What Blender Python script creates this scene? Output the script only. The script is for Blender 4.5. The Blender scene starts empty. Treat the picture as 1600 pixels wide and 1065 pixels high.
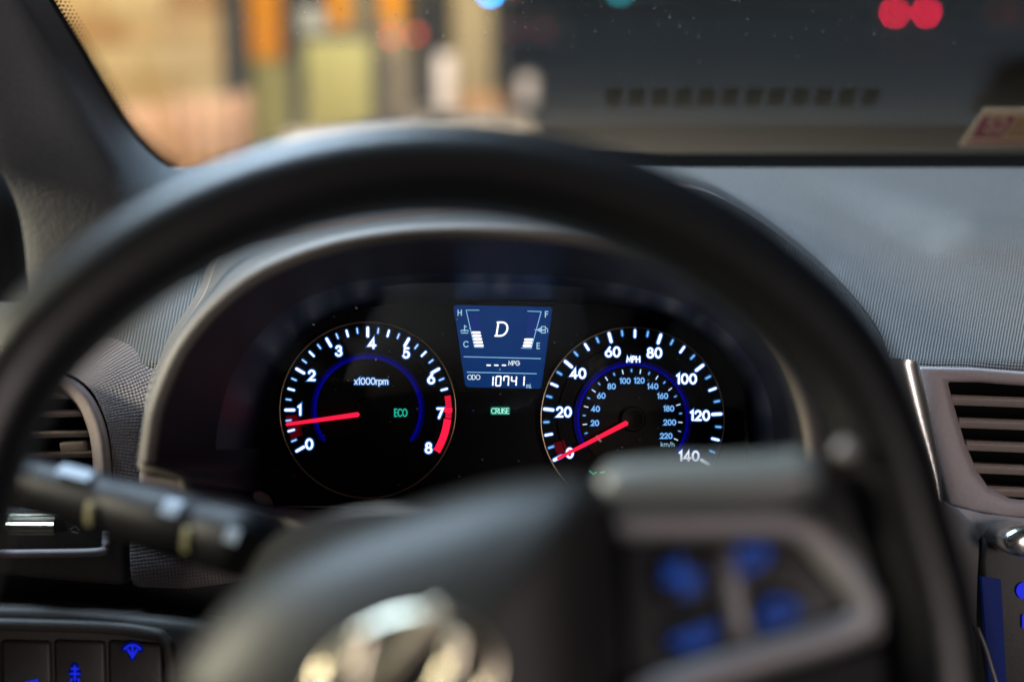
import bpy, bmesh, math, random
from mathutils import Vector
random.seed(7)
sc = bpy.context.scene
COL = sc.collection
PI = math.pi
rad = math.radians

# ------------------------------------------------------------------ camera
F = 50 / 36 * 1600                       # focal length in photo pixels
PITCH = rad(13.5)
EYE = Vector((0, 0, 1.15))
RT = Vector((1, 0, 0))
FW = Vector((0, math.cos(PITCH), -math.sin(PITCH)))
UP = Vector((0, math.sin(PITCH), math.cos(PITCH)))
cam = bpy.data.cameras.new('camera')
cam.lens = 50; cam.sensor_width = 36
cam.clip_start = 0.02; cam.clip_end = 2000
cam.dof.use_dof = True
cam.dof.focus_distance = 0.8
cam.dof.aperture_fstop = 2.67
co = bpy.data.objects.new('camera', cam); COL.objects.link(co)
co.location = EYE
co.rotation_euler = (rad(90) - PITCH, 0, 0)
sc.camera = co

# ------------------------------------------------------------------ world and exposure
sc.view_settings.view_transform = 'Standard'
sc.view_settings.look = 'None'
sc.view_settings.exposure = 0
sc.view_settings.gamma = 1
w = bpy.data.worlds.new('World'); sc.world = w
w.use_nodes = True
wn = w.node_tree.nodes; wl = w.node_tree.links
sky = wn.new('ShaderNodeTexSky'); sky.sky_type = 'NISHITA'; sky.sun_disc = False
sky.sun_elevation = rad(-3.5); sky.sun_rotation = rad(200)
wl.new(sky.outputs[0], wn['Background'].inputs[0])
wn['Background'].inputs[1].default_value = 0.10

# ------------------------------------------------------------------ unseen area lamps standing for car-park and building lights at night
def lamp(name, loc, target, power, color, size, size_y=None):
    l = bpy.data.lights.new(name, 'AREA'); l.energy = power; l.color = color
    l.shape = 'RECTANGLE'; l.size = size; l.size_y = size_y or size
    o = bpy.data.objects.new(name, l); COL.objects.link(o)
    o.location = loc
    d = Vector(target) - Vector(loc)
    o.rotation_euler = d.to_track_quat('-Z', 'Y').to_euler()
    return o
lamp('unseen_car_park_light', (-2.4, 3.1, 6.9), (0.2, 0.9, 1.0), 1300, (0.60, 0.80, 1.0), 3.0)
lamp('unseen_side_light', (-3.0, 0.42, 2.2), (0.0, 0.5, 0.9), 190, (1.0, 0.92, 0.68), 0.4)
lamp('rear_fill_light', (1.9, -3.2, 1.75), (0.2, 0.7, 0.95), 66, (1.0, 0.86, 0.82), 0.9)  # added fill from behind for the faces turned to the driver
lamp('unseen_wall_light', (-0.6, 4.6, 3.6), (-2.0, 8.4, 0.9), 540, (1.0, 0.76, 0.46), 0.8)
lamp('unseen_canopy_light', (-1.0, 10.2, 4.6), (-1.0, 13.5, 0.0), 620, (1.0, 0.87, 0.70), 1.0)

# ------------------------------------------------------------------ helpers
def P3(px, py, d):
    """photo pixel and depth along the lens axis -> point of the car"""
    return EYE + FW * d + RT * ((px - 800) / F * d) - UP * ((py - 532.5) / F * d)

ORG = {}
def build(name, geo, mat, parent=None, smooth=False, kind=None, uv=None, bevel=0, bseg=2, sub=0, thick=0):
    verts, faces = geo[0], geo[1]
    fm = geo[2] if len(geo) > 2 else None
    c = Vector((0, 0, 0))
    for v in verts: c += v
    c /= max(1, len(verts))
    me = bpy.data.meshes.new(name)
    me.from_pydata([v - c for v in verts], [], faces)
    for m in (mat if isinstance(mat, (list, tuple)) else [mat]): me.materials.append(m)
    if fm:
        for p, k in zip(me.polygons, fm): p.material_index = k
    if smooth:
        for p in me.polygons: p.use_smooth = True
    lay = me.uv_layers.new(name='UVMap')
    for lp in me.loops:
        i = lp.vertex_index
        if uv: lay.data[lp.index].uv = uv[i]
        else:
            q = verts[i] - EYE
            lay.data[lp.index].uv = (q.dot(RT), q.dot(UP) + 0.35 * q.dot(FW))
    o = bpy.data.objects.new(name, me); COL.objects.link(o)
    ORG[o.name] = c
    if parent is not None:
        o.parent = parent; o.location = c - ORG[parent.name]
    else: o.location = c
    if kind: o['kind'] = kind
    if thick:
        s = o.modifiers.new('thickness', 'SOLIDIFY'); s.thickness = thick; s.offset = -1
    if bevel:
        b = o.modifiers.new('bevel', 'BEVEL'); b.width = bevel; b.segments = bseg; b.limit_method = 'ANGLE'; b.angle_limit = rad(40)
        b.harden_normals = False
        if not smooth:
            for p in me.polygons: p.use_smooth = True
            me.set_sharp_from_angle(angle=rad(30)) if False else None
    if sub:
        s = o.modifiers.new('sub', 'SUBSURF'); s.levels = sub; s.render_levels = sub
    return o

def thing(name, base, label, cat, group=None):
    o = bpy.data.objects.new(name, None); COL.objects.link(o)
    o.location = base; o.empty_display_size = 0.05
    ORG[o.name] = Vector(base)
    o['label'] = label; o['category'] = cat
    if group: o['group'] = group
    return o
def tag(o, label, cat, group=None):
    o['label'] = label; o['category'] = cat
    if group: o['group'] = group
    return o

def cr(pts, n=6, closed=False):
    """Catmull-Rom through tuples or Vectors"""
    P = [Vector(p) for p in pts]; out = []
    L = len(P)
    rng = range(L) if closed else range(L - 1)
    for i in rng:
        if closed: a, b, c, d = P[(i - 1) % L], P[i], P[(i + 1) % L], P[(i + 2) % L]
        else: a, b, c, d = P[max(0, i - 1)], P[i], P[i + 1], P[min(L - 1, i + 2)]
        for k in range(n):
            t = k / n
            out.append(0.5 * ((2 * b) + (c - a) * t + (2 * a - 5 * b + 4 * c - d) * t * t + (3 * b - a - 3 * c + d) * t ** 3))
    if not closed: out.append(P[-1].copy())
    return out
def pix(pts, n=1, closed=False):
    q = cr(pts, n, closed) if n > 1 else [Vector(p) for p in pts]
    return [P3(p[0], p[1], p[2]) for p in q]

def loft(rows, closed=False, capends=False):
    """rows of equal length -> verts, faces, uv in metres"""
    R, Cn = len(rows), len(rows[0])
    v = [p for r in rows for p in r]
    f = []
    for i in range(R - 1):
        for j in range(Cn if closed else Cn - 1):
            j2 = (j + 1) % Cn
            f.append((i * Cn + j, i * Cn + j2, (i + 1) * Cn + j2, (i + 1) * Cn + j))
    mid = R // 2
    us = [0]
    for j in range(1, Cn): us.append(us[-1] + (rows[mid][j] - rows[mid][j - 1]).length)
    uv = []
    for j in range(Cn): pass
    vs = [[0] * Cn]
    for i in range(1, R): vs.append([vs[-1][j] + (rows[i][j] - rows[i - 1][j]).length for j in range(Cn)])
    uv = [(us[j], vs[i][j]) for i in range(R) for j in range(Cn)]
    if capends:
        f.append(tuple(range(Cn))[::-1]); f.append(tuple((R - 1) * Cn + j for j in range(Cn)))
    return v, f, None, uv
def bl(name, L, mat, parent=None, **kw):
    return build(name, (L[0], L[1]), mat, parent, smooth=kw.pop('smooth', True), uv=L[3], **kw)

def tube(path, r, n=10, caps=True, flat=1.0, nrm=None):
    """sweep a circle (or a flattened one) along points; r number or list"""
    rows = []
    N = len(path)
    for i, p in enumerate(path):
        t = (path[min(N - 1, i + 1)] - path[max(0, i - 1)]).normalized()
        a = (nrm if nrm is not None else (UP if abs(t.dot(UP)) < 0.9 else RT))
        s = t.cross(a).normalized(); u = s.cross(t).normalized()
        rr = r[i] if isinstance(r, (list, tuple)) else r
        rows.append([p + s * (rr * math.cos(2 * PI * k / n)) + u * (rr * flat * math.sin(2 * PI * k / n)) for k in range(n)])
    L = loft(rows, closed=True, capends=caps)
    return L[0], L[1]
def ring_tube(path, r, n=8):
    N = len(path); rows = []
    for i, p in enumerate(path):
        t = (path[(i + 1) % N] - path[i - 1]).normalized()
        s = t.cross(FW).normalized(); u = s.cross(t).normalized()
        rows.append([p + s * (r * math.cos(2 * PI * k / n)) + u * (r * math.sin(2 * PI * k / n)) for k in range(n)])
    rows.append(rows[0])
    L = loft(rows, closed=True)
    return L[0], L[1]
def prism(poly, vec):
    n = len(poly)
    v = list(poly) + [p + vec for p in poly]
    f = [tuple(range(n)), tuple(range(2 * n - 1, n - 1, -1))]
    for i in range(n):
        j = (i + 1) % n
        f.append((i, i + n, j + n, j))
    return v, f
def join(*gs):
    v, f, m = [], [], []
    for g in gs:
        o = len(v); v += g[0]; f += [tuple(i + o for i in q) for q in g[1]]
        m += (g[2] if len(g) > 2 and g[2] else [0] * len(g[1]))
    return v, f, m
def box(c, ax, ay, az):
    """centre and three half-axis vectors"""
    v = [c + ax * i + ay * j + az * k for k in (-1, 1) for j in (-1, 1) for i in (-1, 1)]
    f = [(0, 2, 3, 1), (4, 5, 7, 6), (0, 1, 5, 4), (2, 6, 7, 3), (0, 4, 6, 2), (1, 3, 7, 5)]
    return v, f
def wbox(x0, x1, y0, y1, z0, z1):
    return box(Vector(((x0 + x1) / 2, (y0 + y1) / 2, (z0 + z1) / 2)), Vector(((x1 - x0) / 2, 0, 0)), Vector((0, (y1 - y0) / 2, 0)), Vector((0, 0, (z1 - z0) / 2)))
def ball(c, a, b, d, nu=12, nv=8):
    """ellipsoid with half-axis vectors"""
    rows = []
    for i in range(1, nv):
        th = PI * i / nv
        rows.append([c + (a * math.cos(2 * PI * k / nu) + b * math.sin(2 * PI * k / nu)) * math.sin(th) + d * math.cos(th) for k in range(nu)])
    L = loft(rows, closed=True); v, f = L[0], L[1]
    v += [c + d, c - d]; n = len(v)
    for k in range(nu):
        f.append((n - 2, (k + 1) % nu, k)); b0 = (nv - 2) * nu
        f.append((n - 1, b0 + k, b0 + (k + 1) % nu))
    return v, f
def panel(poly, d, th, rnd=0):
    """plate from a pixel outline (px,py[,depth]) with real thickness going away from the driver"""
    q = [P3(p[0], p[1], p[2] if len(p) > 2 else d) for p in poly]
    return prism(q, FW * th)

# ------------------------------------------------------------------ materials
def nodes(name):
    m = bpy.data.materials.new(name); m.use_nodes = True
    nt = m.node_tree
    return m, nt, nt.nodes['Principled BSDF']
def plain(name, col, rough=0.5, metal=0, spec=0.5, grain=0, scale=300, bump=0, coat=0):
    m, nt, b = nodes(name)
    b.inputs['Base Color'].default_value = (*col, 1); b.inputs['Roughness'].default_value = rough
    b.inputs['Metallic'].default_value = metal; b.inputs['Specular IOR Level'].default_value = spec
    b.inputs['Coat Weight'].default_value = coat
    if grain or bump:
        tc = nt.nodes.new('ShaderNodeTexCoord'); nz = nt.nodes.new('ShaderNodeTexNoise')
        nz.inputs['Scale'].default_value = scale; nz.inputs['Detail'].default_value = 4
        nt.links.new(tc.outputs['Object'], nz.inputs['Vector'])
        if grain:
            mx = nt.nodes.new('ShaderNodeMix'); mx.data_type = 'RGBA'
            mx.inputs['A'].default_value = (*[c * (1 - grain) for c in col], 1)
            mx.inputs['B'].default_value = (*[min(1, c * (1 + grain)) for c in col], 1)
            nt.links.new(nz.outputs['Fac'], mx.inputs['Factor']); nt.links.new(mx.outputs['Result'], b.inputs['Base Color'])
        if bump:
            bp = nt.nodes.new('ShaderNodeBump'); bp.inputs['Strength'].default_value = bump; bp.inputs['Distance'].default_value = 0.0006
            nt.links.new(nz.outputs['Fac'], bp.inputs['Height']); nt.links.new(bp.outputs['Normal'], b.inputs['Normal'])
    return m
def weave(name, col, pitch=0.0027, rough=0.5, amt=0.7, bump=0.8):
    """moulded plastic with a fine woven grain of little dimples"""
    m, nt, b = nodes(name)
    N = nt.nodes; L = nt.links
    uv = N.new('ShaderNodeUVMap')
    mp = N.new('ShaderNodeMapping'); mp.inputs['Scale'].default_value = (2 * PI / pitch,) * 3; mp.inputs['Rotation'].default_value = (0, 0, rad(38))
    wn_ = N.new('ShaderNodeTexNoise'); wn_.inputs['Scale'].default_value = 140; wn_.inputs['Detail'].default_value = 2; L.new(uv.outputs[0], wn_.inputs['Vector'])
    wo = N.new('ShaderNodeVectorMath'); wo.operation = 'SCALE'; wo.inputs['Scale'].default_value = .0009; L.new(wn_.outputs['Color'], wo.inputs[0])
    wa = N.new('ShaderNodeVectorMath'); wa.operation = 'ADD'; L.new(uv.outputs[0], wa.inputs[0]); L.new(wo.outputs[0], wa.inputs[1])
    L.new(wa.outputs[0], mp.inputs[0])
    sp = N.new('ShaderNodeSeparateXYZ'); L.new(mp.outputs[0], sp.inputs[0])
    s1 = N.new('ShaderNodeMath'); s1.operation = 'SINE'; L.new(sp.outputs[0], s1.inputs[0])
    s2 = N.new('ShaderNodeMath'); s2.operation = 'SINE'; L.new(sp.outputs[1], s2.inputs[0])
    mu = N.new('ShaderNodeMath'); mu.operation = 'MULTIPLY'; L.new(s1.outputs[0], mu.inputs[0]); L.new(s2.outputs[0], mu.inputs[1])
    ma = N.new('ShaderNodeMath'); ma.operation = 'MULTIPLY_ADD'; ma.inputs[1].default_value = 0.5; ma.inputs[2].default_value = 0.5; L.new(mu.outputs[0], ma.inputs[0])
    nz = N.new('ShaderNodeTexNoise'); nz.inputs['Scale'].default_value = 30; nz.inputs['Detail'].default_value = 3; L.new(uv.outputs[0], nz.inputs['Vector'])
    mx = N.new('ShaderNodeMix'); mx.data_type = 'RGBA'
    mx.inputs['A'].default_value = (*[c * (1 - amt) for c in col], 1); mx.inputs['B'].default_value = (*[c * (1 + amt) for c in col], 1)
    L.new(ma.outputs[0], mx.inputs['Factor'])
    hv = N.new('ShaderNodeMix'); hv.data_type = 'RGBA'; hv.blend_type = 'MULTIPLY'; hv.inputs['Factor'].default_value = 0.15
    L.new(mx.outputs['Result'], hv.inputs['A']); L.new(nz.outputs['Fac'], hv.inputs['B'])
    L.new(hv.outputs['Result'], b.inputs['Base Color'])
    b.inputs['Roughness'].default_value = rough
    bp = N.new('ShaderNodeBump'); bp.inputs['Strength'].default_value = bump; bp.inputs['Distance'].default_value = 0.0005
    L.new(ma.outputs[0], bp.inputs['Height']); L.new(bp.outputs['Normal'], b.inputs['Normal'])
    return m
def emis(name, col, s):
    m, nt, b = nodes(name)
    b.inputs['Base Color'].default_value = (*[c * .3 for c in col], 1)
    b.inputs['Emission Color'].default_value = (*col, 1); b.inputs['Emission Strength'].default_value = s
    b.inputs['Specular IOR Level'].default_value = 0.1
    return m

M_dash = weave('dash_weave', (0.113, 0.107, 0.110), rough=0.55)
M_flare = weave('dash_weave_shaded', (0.075, 0.075, 0.078), rough=0.6)  # shade on the hood put into the colour; same plastic as the dash
M_front = weave('front_weave', (0.29, 0.245, 0.25), rough=0.6, amt=0.2)
M_mauve = plain('mauve_plastic', (0.31, 0.262, 0.268), 0.5, grain=.12, scale=500, bump=.3)
M_lip = plain('visor_plastic', (0.10, 0.087, 0.08), 0.55, grain=.15, scale=600, bump=.4)
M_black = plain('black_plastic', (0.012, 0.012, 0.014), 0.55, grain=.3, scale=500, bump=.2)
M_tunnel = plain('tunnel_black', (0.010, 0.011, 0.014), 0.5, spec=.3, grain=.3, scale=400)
M_ledge = plain('gloss_ledge_blue_glow', (0.004, 0.009, 0.022), 0.42, spec=.55)  # blue in the base colour stands for the display's glow in the tunnel
M_face = plain('dial_face', (0.0028, 0.0028, 0.0034), 0.5, spec=.08, grain=.3, scale=800)
M_dialin = plain('dial_centre', (0.006, 0.0052, 0.0045), 0.5, spec=.1, grain=.3, scale=800)
M_bronze = plain('bronze_ring', (0.52, 0.36, 0.20), 0.28, metal=1)
M_leather = plain('wheel_leather', (0.004, 0.004, 0.005), 0.33, spec=.45, grain=.25, scale=500, bump=.35)
M_cover = plain('airbag_cover', (0.012, 0.012, 0.0115), 0.5, spec=.36, grain=.2, scale=700, bump=.4)
M_grip = plain('satin_grip', (0.125, 0.14, 0.145), 0.4, grain=.1, scale=400)
M_silver = plain('silver_paint', (0.26, 0.25, 0.26), 0.5, metal=.4)
M_chrome = plain('chrome', (0.80, 0.79, 0.74), 0.22, metal=1)
M_emblem = plain('satin_chrome', (0.62, 0.57, 0.45), 0.27, metal=1)
M_pillar = plain('pillar_trim', (0.088, 0.091, 0.098), 0.65, grain=.15, scale=260, bump=.5)
M_rubber = plain('black_rubber', (0.01, 0.01, 0.011), 0.7)
M_grey = plain('stack_grey', (0.17, 0.165, 0.17), 0.5, grain=.15, scale=400, bump=.3)
M_switch = plain('switch_black', (.035, .032, .03), .5, grain=.2, scale=400, bump=.3)
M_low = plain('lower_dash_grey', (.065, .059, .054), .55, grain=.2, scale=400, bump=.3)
M_slat = plain('vent_slat', (0.30, 0.25, 0.225), 0.5, grain=.15, scale=400)
E_white = emis('lit_white', (1.0, 1.0, 1.0), 1.25)
E_white2 = emis('lit_white_minor', (0.78, 0.93, 1.0), 0.85)
E_halo = emis('lit_blue_edge', (0.005, 0.18, 0.70), 0.62)
E_km = emis('lit_pale_blue', (0.42, 0.75, 1.0), 0.75)
E_arc = emis('lit_blue_arc', (0.0, 0.0, 0.42), 0.42)
E_arc2 = emis('lit_blue_arc_soft', (0.0, 0.0, 0.30), 0.12)
E_red = emis('lit_red', (1.0, 0.012, 0.06), 1.15)
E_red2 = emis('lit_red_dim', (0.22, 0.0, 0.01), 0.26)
E_green = emis('lit_green', (0.03, 0.55, 0.42), 0.9)
E_mint = emis('lit_mint', (0.45, 1.0, 0.85), 0.9)
E_dgreen = emis('lit_dark_green', (0.0, 0.22, 0.12), 0.55)
E_blue = emis('lit_button_blue', (0.012, 0.025, 0.85), 0.75)
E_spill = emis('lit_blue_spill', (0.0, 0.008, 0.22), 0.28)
E_wheelblue = emis('lit_wheel_icon', (0.018, 0.09, 0.50), 0.33)
E_lcdline = emis('lcd_line', (0.32, 0.66, 1.0), 0.8)
E_lcddk = emis('lcd_dark_bar', (0.006, 0.03, 0.20), 0.8)

# LCD back light: blue, a little brighter to the middle as a real edge-lit panel is
M_lcd, nt, b = nodes('lcd_backlight')
b.inputs['Base Color'].default_value = (0.004, 0.01, 0.03, 1); b.inputs['Roughness'].default_value = .5; b.inputs['Specular IOR Level'].default_value = .04
b.inputs['Emission Color'].default_value = (0.002, 0.034, 0.170, 1); b.inputs['Emission Strength'].default_value = 0.85
tc = nt.nodes.new('ShaderNodeTexCoord'); nz = nt.nodes.new('ShaderNodeTexNoise'); nz.inputs['Scale'].default_value = 40
mr = nt.nodes.new('ShaderNodeMapRange'); mr.inputs[3].default_value = 0.70; mr.inputs[4].default_value = 1.0
nt.links.new(tc.outputs['Object'], nz.inputs['Vector']); nt.links.new(nz.outputs['Fac'], mr.inputs[0]); nt.links.new(mr.outputs[0], b.inputs['Emission Strength'])

# ------------------------------------------------------------------ flat stroke lettering (printed / back-lit on real surfaces)
def arc(cx, cy, rx, ry, a0, a1, n=14):
    return [(cx + rx * math.cos(rad(a0 + (a1 - a0) * i / n)), cy + ry * math.sin(rad(a0 + (a1 - a0) * i / n))) for i in range(n + 1)]
def ell(cx, cy, rx, ry, n=22): return ('c', [(cx + rx * math.cos(2 * PI * i / n), cy + ry * math.sin(2 * PI * i / n)) for i in range(n)])
G = {
 '0': (.66, [ell(.33, .5, .33, .5)]),
 '1': (.26, [[(0, .84), (.2, 1), (.2, 0)]]),
 '2': (.60, [arc(.29, .70, .29, .30, 170, -38) + [(.0, 0), (.6, 0)]]),
 '3': (.58, [arc(.27, .755, .24, .245, 165, -90), arc(.28, .26, .29, .26, 88, -165)]),
 '4': (.68, [[(.48, 0), (.48, 1), (0, .26), (.68, .26)]]),
 '5': (.60, [[(.54, 1), (.17, 1), (.07, .52)] + arc(.28, .32, .31, .32, 128, -155)]),
 '6': (.62, [[(.44, 1), (.06, .44)], ell(.31, .31, .31, .31)]),
 '7': (.58, [[(0, 1), (.58, 1), (.16, 0)]]),
 '8': (.60, [ell(.30, .765, .235, .235), ell(.30, .27, .30, .27)]),
 'x': (.42, [[(0, .66), (.42, 0)], [(0, 0), (.42, .66)]]),
 'r': (.30, [[(0, 0), (0, .66)], arc(.22, .42, .22, .24, 180, 70)]),
 'p': (.50, [[(0, -.28), (0, .66)], ell(.25, .33, .25, .33)]),
 'm': (.78, [[(0, 0), (0, .66)], arc(.19, .43, .19, .23, 180, 0) + [(.38, 0)], arc(.58, .43, .2, .23, 180, 0) + [(.78, 0)]]),
 'i': (.04, [[(.02, 0), (.02, .6)], [(.02, .85), (.02, .9)]]),
 '.': (.04, [[(.02, 0), (.02, .04)]]),
 'k': (.42, [[(0, 0), (0, 1)], [(.4, .66), (.03, .3)], [(.15, .42), (.42, 0)]]),
 'h': (.42, [[(0, 0), (0, 1)], arc(.21, .43, .21, .23, 180, 0) + [(.42, 0)]]),
 '/': (.34, [[(0, -.1), (.34, 1.05)]]),
 'M': (.82, [[(0, 0), (.1, 1), (.41, .2), (.72, 1), (.82, 0)]]),
 'P': (.50, [[(0, 0), (0, 1), (.26, 1)] + arc(.26, .75, .24, .25, 90, -90) + [(0, .5)]]),
 'H': (.62, [[(0, 0), (0, 1)], [(.62, 0), (.62, 1)], [(0, .52), (.62, .52)]]),
 'C': (.78, [arc(.46, .5, .46, .5, 42, 318, 20)]),
 'F': (.46, [[(0, 0), (0, 1), (.46, 1)], [(0, .53), (.4, .53)]]),
 'E': (.46, [[(.46, 1), (0, 1), (0, 0), (.46, 0)], [(0, .53), (.42, .53)]]),
 'O': (.88, [ell(.44, .5, .44, .5)]),
 'D': (.66, [('c', [(0, 0), (0, 1), (.25, 1)] + arc(.25, .5, .41, .5, 80, -80) + [(.25, 0)])]),
 'G': (.84, [arc(.46, .5, .46, .5, 42, 360, 22) + [(.5, .5)]]),
 'R': (.52, [[(0, 0), (0, 1), (.26, 1)] + arc(.26, .76, .24, .24, 90, -90) + [(0, .52)], [(.26, .5), (.54, 0)]]),
 'U': (.54, [[(0, 1), (0, .3)] + arc(.27, .28, .27, .28, 180, 360) + [(.54, 1)]]),
 'I': (.04, [[(.02, 0), (.02, 1)]]),
 'S': (.48, [arc(.24, .75, .23, .25, 40, 270, 12) + arc(.24, .25, .24, .25, 90, -140, 12)[1:]]),
 ' ': (.3, []), '-': (.4, [[(0, .5), (.4, .5)]]),
}
def strip2(pl, wd, closed=False, round_=True):
    """2-D polyline -> outline quads without overlap; returns (verts2d, faces)"""
    if closed: P = [Vector(p) for p in pl]
    else:
        P = [Vector(pl[0])]
        for p in pl[1:]:
            if (Vector(p) - P[-1]).length > 1e-5: P.append(Vector(p))
    n = len(P); h = wd / 2
    v, f = [], []
    for i in range(n):
        if closed: a, b = P[i] - P[i - 1], P[(i + 1) % n] - P[i]
        else: a = P[i] - P[i - 1] if i else P[1] - P[0]; b = P[i + 1] - P[i] if i < n - 1 else a
        a = a.normalized(); b = b.normalized()
        m = a + b
        m = m.normalized() if m.length > 1e-4 else a
        nn = Vector((-m.y, m.x)); c = max(.45, m.dot(b))
        v += [P[i] + nn * (h / c), P[i] - nn * (h / c)]
    for i in range(n if closed else n - 1):
        j = (i + 1) % n
        f.append((2 * i + 1, 2 * j + 1, 2 * j, 2 * i))
    if round_ and not closed:
        for e, (i, k) in enumerate(((0, 1), (n - 1, n - 2))):
            d = (P[i] - P[k]).normalized(); s = Vector((-d.y, d.x))
            arcv = [P[i] + (s * math.cos(t * PI / 4) + d * math.sin(t * PI / 4)) * h for t in (1, 2, 3)]
            b0 = len(v); v += arcv
            if e == 0: f.append((2 * i + 1, b0, b0 + 1, b0 + 2, 2 * i))
            else: f.append((2 * i, b0, b0 + 1, b0 + 2, 2 * i + 1))
    return v, f
def CLP(x, y, lift): return P3(x, y, 0.8) - FW * lift
def strokes(lines, wd, lift, surf=CLP, mat=0, round_=True):
    """pixel polylines -> flat geometry on a surface; each stroke a hair above the one before"""
    V, Fc = [], []
    for k, pl in enumerate(lines):
        closed = isinstance(pl, tuple)
        v, f = strip2(pl[1] if closed else pl, wd, closed, round_)
        o = len(V); V += [surf(p.x, p.y, lift + k * 2.5e-5) for p in v]
        Fc += [tuple(i + o for i in q)[::-1] for q in f]
    return V, Fc, [mat] * len(Fc)
def text_lines(s, cx, cy, h, gap=.2, wide=1.0, slant=0):
    W = sum(G[c][0] for c in s) * wide + gap * (len(s) - 1)
    x = -W / 2; out = []
    def tr(p): return (cx + (x + p[0] * wide + slant * (p[1] - .5)) * h, cy - (p[1] - .5) * h)
    for c in s:
        for pl in G[c][1]:
            if isinstance(pl, tuple): out.append(('c', [tr(p) for p in pl[1]]))
            else: out.append([tr(p) for p in pl])
        x += G[c][0] * wide + gap
    return out
def lettering(s, cx, cy, h, wd, lift, gap=.2, wide=1.0, slant=0, halo=1.9, surf=CLP):
    ln = text_lines(s, cx, cy, h, gap, wide, slant)
    g = strokes(ln, wd, lift + .0004, surf, 0)
    if halo: g = join(g, strokes(ln, wd * halo, lift, surf, 1))
    return g

# ================================================================== GROUND, WALLS AND LIGHTS OUTSIDE
m, nt, b = nodes('asphalt')
tc = nt.nodes.new('ShaderNodeTexCoord'); n1 = nt.nodes.new('ShaderNodeTexNoise'); n1.inputs['Scale'].default_value = .6; n1.inputs['Detail'].default_value = 8
r1 = nt.nodes.new('ShaderNodeValToRGB'); r1.color_ramp.elements[0].color = (.017, .017, .017, 1); r1.color_ramp.elements[1].color = (.042, .04, .038, 1)
nt.links.new(tc.outputs['Object'], n1.inputs['Vector']); nt.links.new(n1.outputs['Fac'], r1.inputs[0]); nt.links.new(r1.outputs[0], b.inputs['Base Color'])
b.inputs['Roughness'].default_value = .8
M_asphalt = m
M_conc = plain('pale_concrete', (.48, .42, .36), .8, grain=.15, scale=4)
M_block = plain('sandstone_block', (.46, .33, .17), .85, grain=.25, scale=6, bump=.3)
M_block2 = plain('sandstone_block_tan', (.36, .22, .10), .85, grain=.25, scale=6, bump=.3)
M_block3 = plain('sandstone_block_pale', (.50, .39, .22), .85, grain=.25, scale=6, bump=.3)
M_mortar = plain('mortar', (.20, .15, .09), .9, grain=.2, scale=20)
M_board = plain('pink_brown_board', (.42, .25, .17), .8, grain=.3, scale=9)
M_board2 = plain('brown_board', (.30, .17, .11), .8, grain=.3, scale=9)
M_board3 = plain('pale_board', (.50, .32, .23), .8, grain=.3, scale=9)
M_yellow = plain('safety_yellow', (.74, .29, .003), .55, grain=.1, scale=5)
M_olive = plain('olive_paint', (.26, .25, .095), .65, grain=.15, scale=4)
M_dark = plain('dark_steel', (.03, .028, .025), .55, grain=.2, scale=9)
M_beige = plain('beige_render', (.32, .26, .15), .85, grain=.2, scale=6)
M_brown = plain('brown_boards', (.14, .115, .085), .8, grain=.25, scale=6)
M_whitep = plain('white_paint', (.62, .55, .53), .6, grain=.06, scale=9)
M_greypl = plain('grey_plate', (.30, .31, .30), .6)
M_orange = plain('rust_brick', (.40, .22, .10), .8, grain=.3, scale=10)

g = 40
gv = [Vector((x * 10 - 200, y * 10 - 20, 0)) for y in range(31) for x in range(41)]
gf = [(y * 41 + x, y * 41 + x + 1, (y + 1) * 41 + x + 1, (y + 1) * 41 + x) for y in range(30) for x in range(40)]
build('ground', (gv, gf), M_asphalt, kind='structure')
build('pavement', prism([Vector((x, y, .04)) for x, y in ((-2.4, 10.2), (-.25, 10.2), (.05, 10.7), (.2, 12.0), (.15, 13.4), (-.1, 14.5), (-.6, 15.3), (-2.4, 15.6))], Vector((0, 0, -.09))), M_conc, kind='structure', bevel=.02)

# stone wall running away on the left: each block a piece
A = Vector((-3.55, 7.2, 0)); B = Vector((-1.93, 9.6, 0))
wd_ = (B - A).normalized(); wn_ = Vector((wd_.y, -wd_.x, 0))
WL = (B - A).length
wall = thing('stone_wall', (A + B) / 2, 'tan sandstone block wall on the left beyond the windscreen', 'wall')
build('mortar_core', box((A + B) / 2 + Vector((0, 0, 1.1)) - wn_ * .1, wd_ * (WL / 2 - .005), wn_ * .1, Vector((0, 0, 1.1))), M_mortar, wall)
H = .175
meshes = {}
for r in range(12):
    x = -(.26 if r % 2 else 0) * 1.0
    z = r * H
    while x < WL - .01:
        ln = .46 + random.uniform(-.08, .10)
        a, e = max(0, x), min(WL, x + ln)
        if e - a > .06:
            pr = random.uniform(.012, .026)
            c = A + wd_ * ((a + e) / 2) + Vector((0, 0, z + H / 2)) + wn_ * (pr / 2 + .001)
            build('stone_block', box(c, wd_ * ((e - a) / 2 - .008), wn_ * (pr / 2), Vector((0, 0, H / 2 - .007))), random.choice([M_block, M_block2, M_block3, M_block]), wall)
        x += ln
# low board fence before it
fa = Vector((-2.35, 5.9, 0)); fb = Vector((-1.47, 8.05, 0))
fd = (fb - fa).normalized(); fn = Vector((fd.y, -fd.x, 0)); FL = (fb - fa).length
fence = thing('board_fence', (fa + fb) / 2, 'low fence of upright pinkish brown boards before the sandstone wall', 'fence')
for zz in (.18, .52):
    build('rail', box((fa + fb) / 2 + Vector((0, 0, zz)) - fn * .035, fd * (FL / 2), fn * .02, Vector((0, 0, .035))), M_board, fence)
nb = int(FL / .17)
for i in range(nb):
    c = fa + fd * ((i + .5) * FL / nb) + Vector((0, 0, .325 + random.uniform(-.012, .012)))
    build('board', box(c + fn * random.uniform(0, .03), fd * (FL / nb / 2 - .016), fn * .011, Vector((0, 0, .325))), random.choice([M_board, M_board2, M_board3]), fence, bevel=.003, bseg=1)

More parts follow.
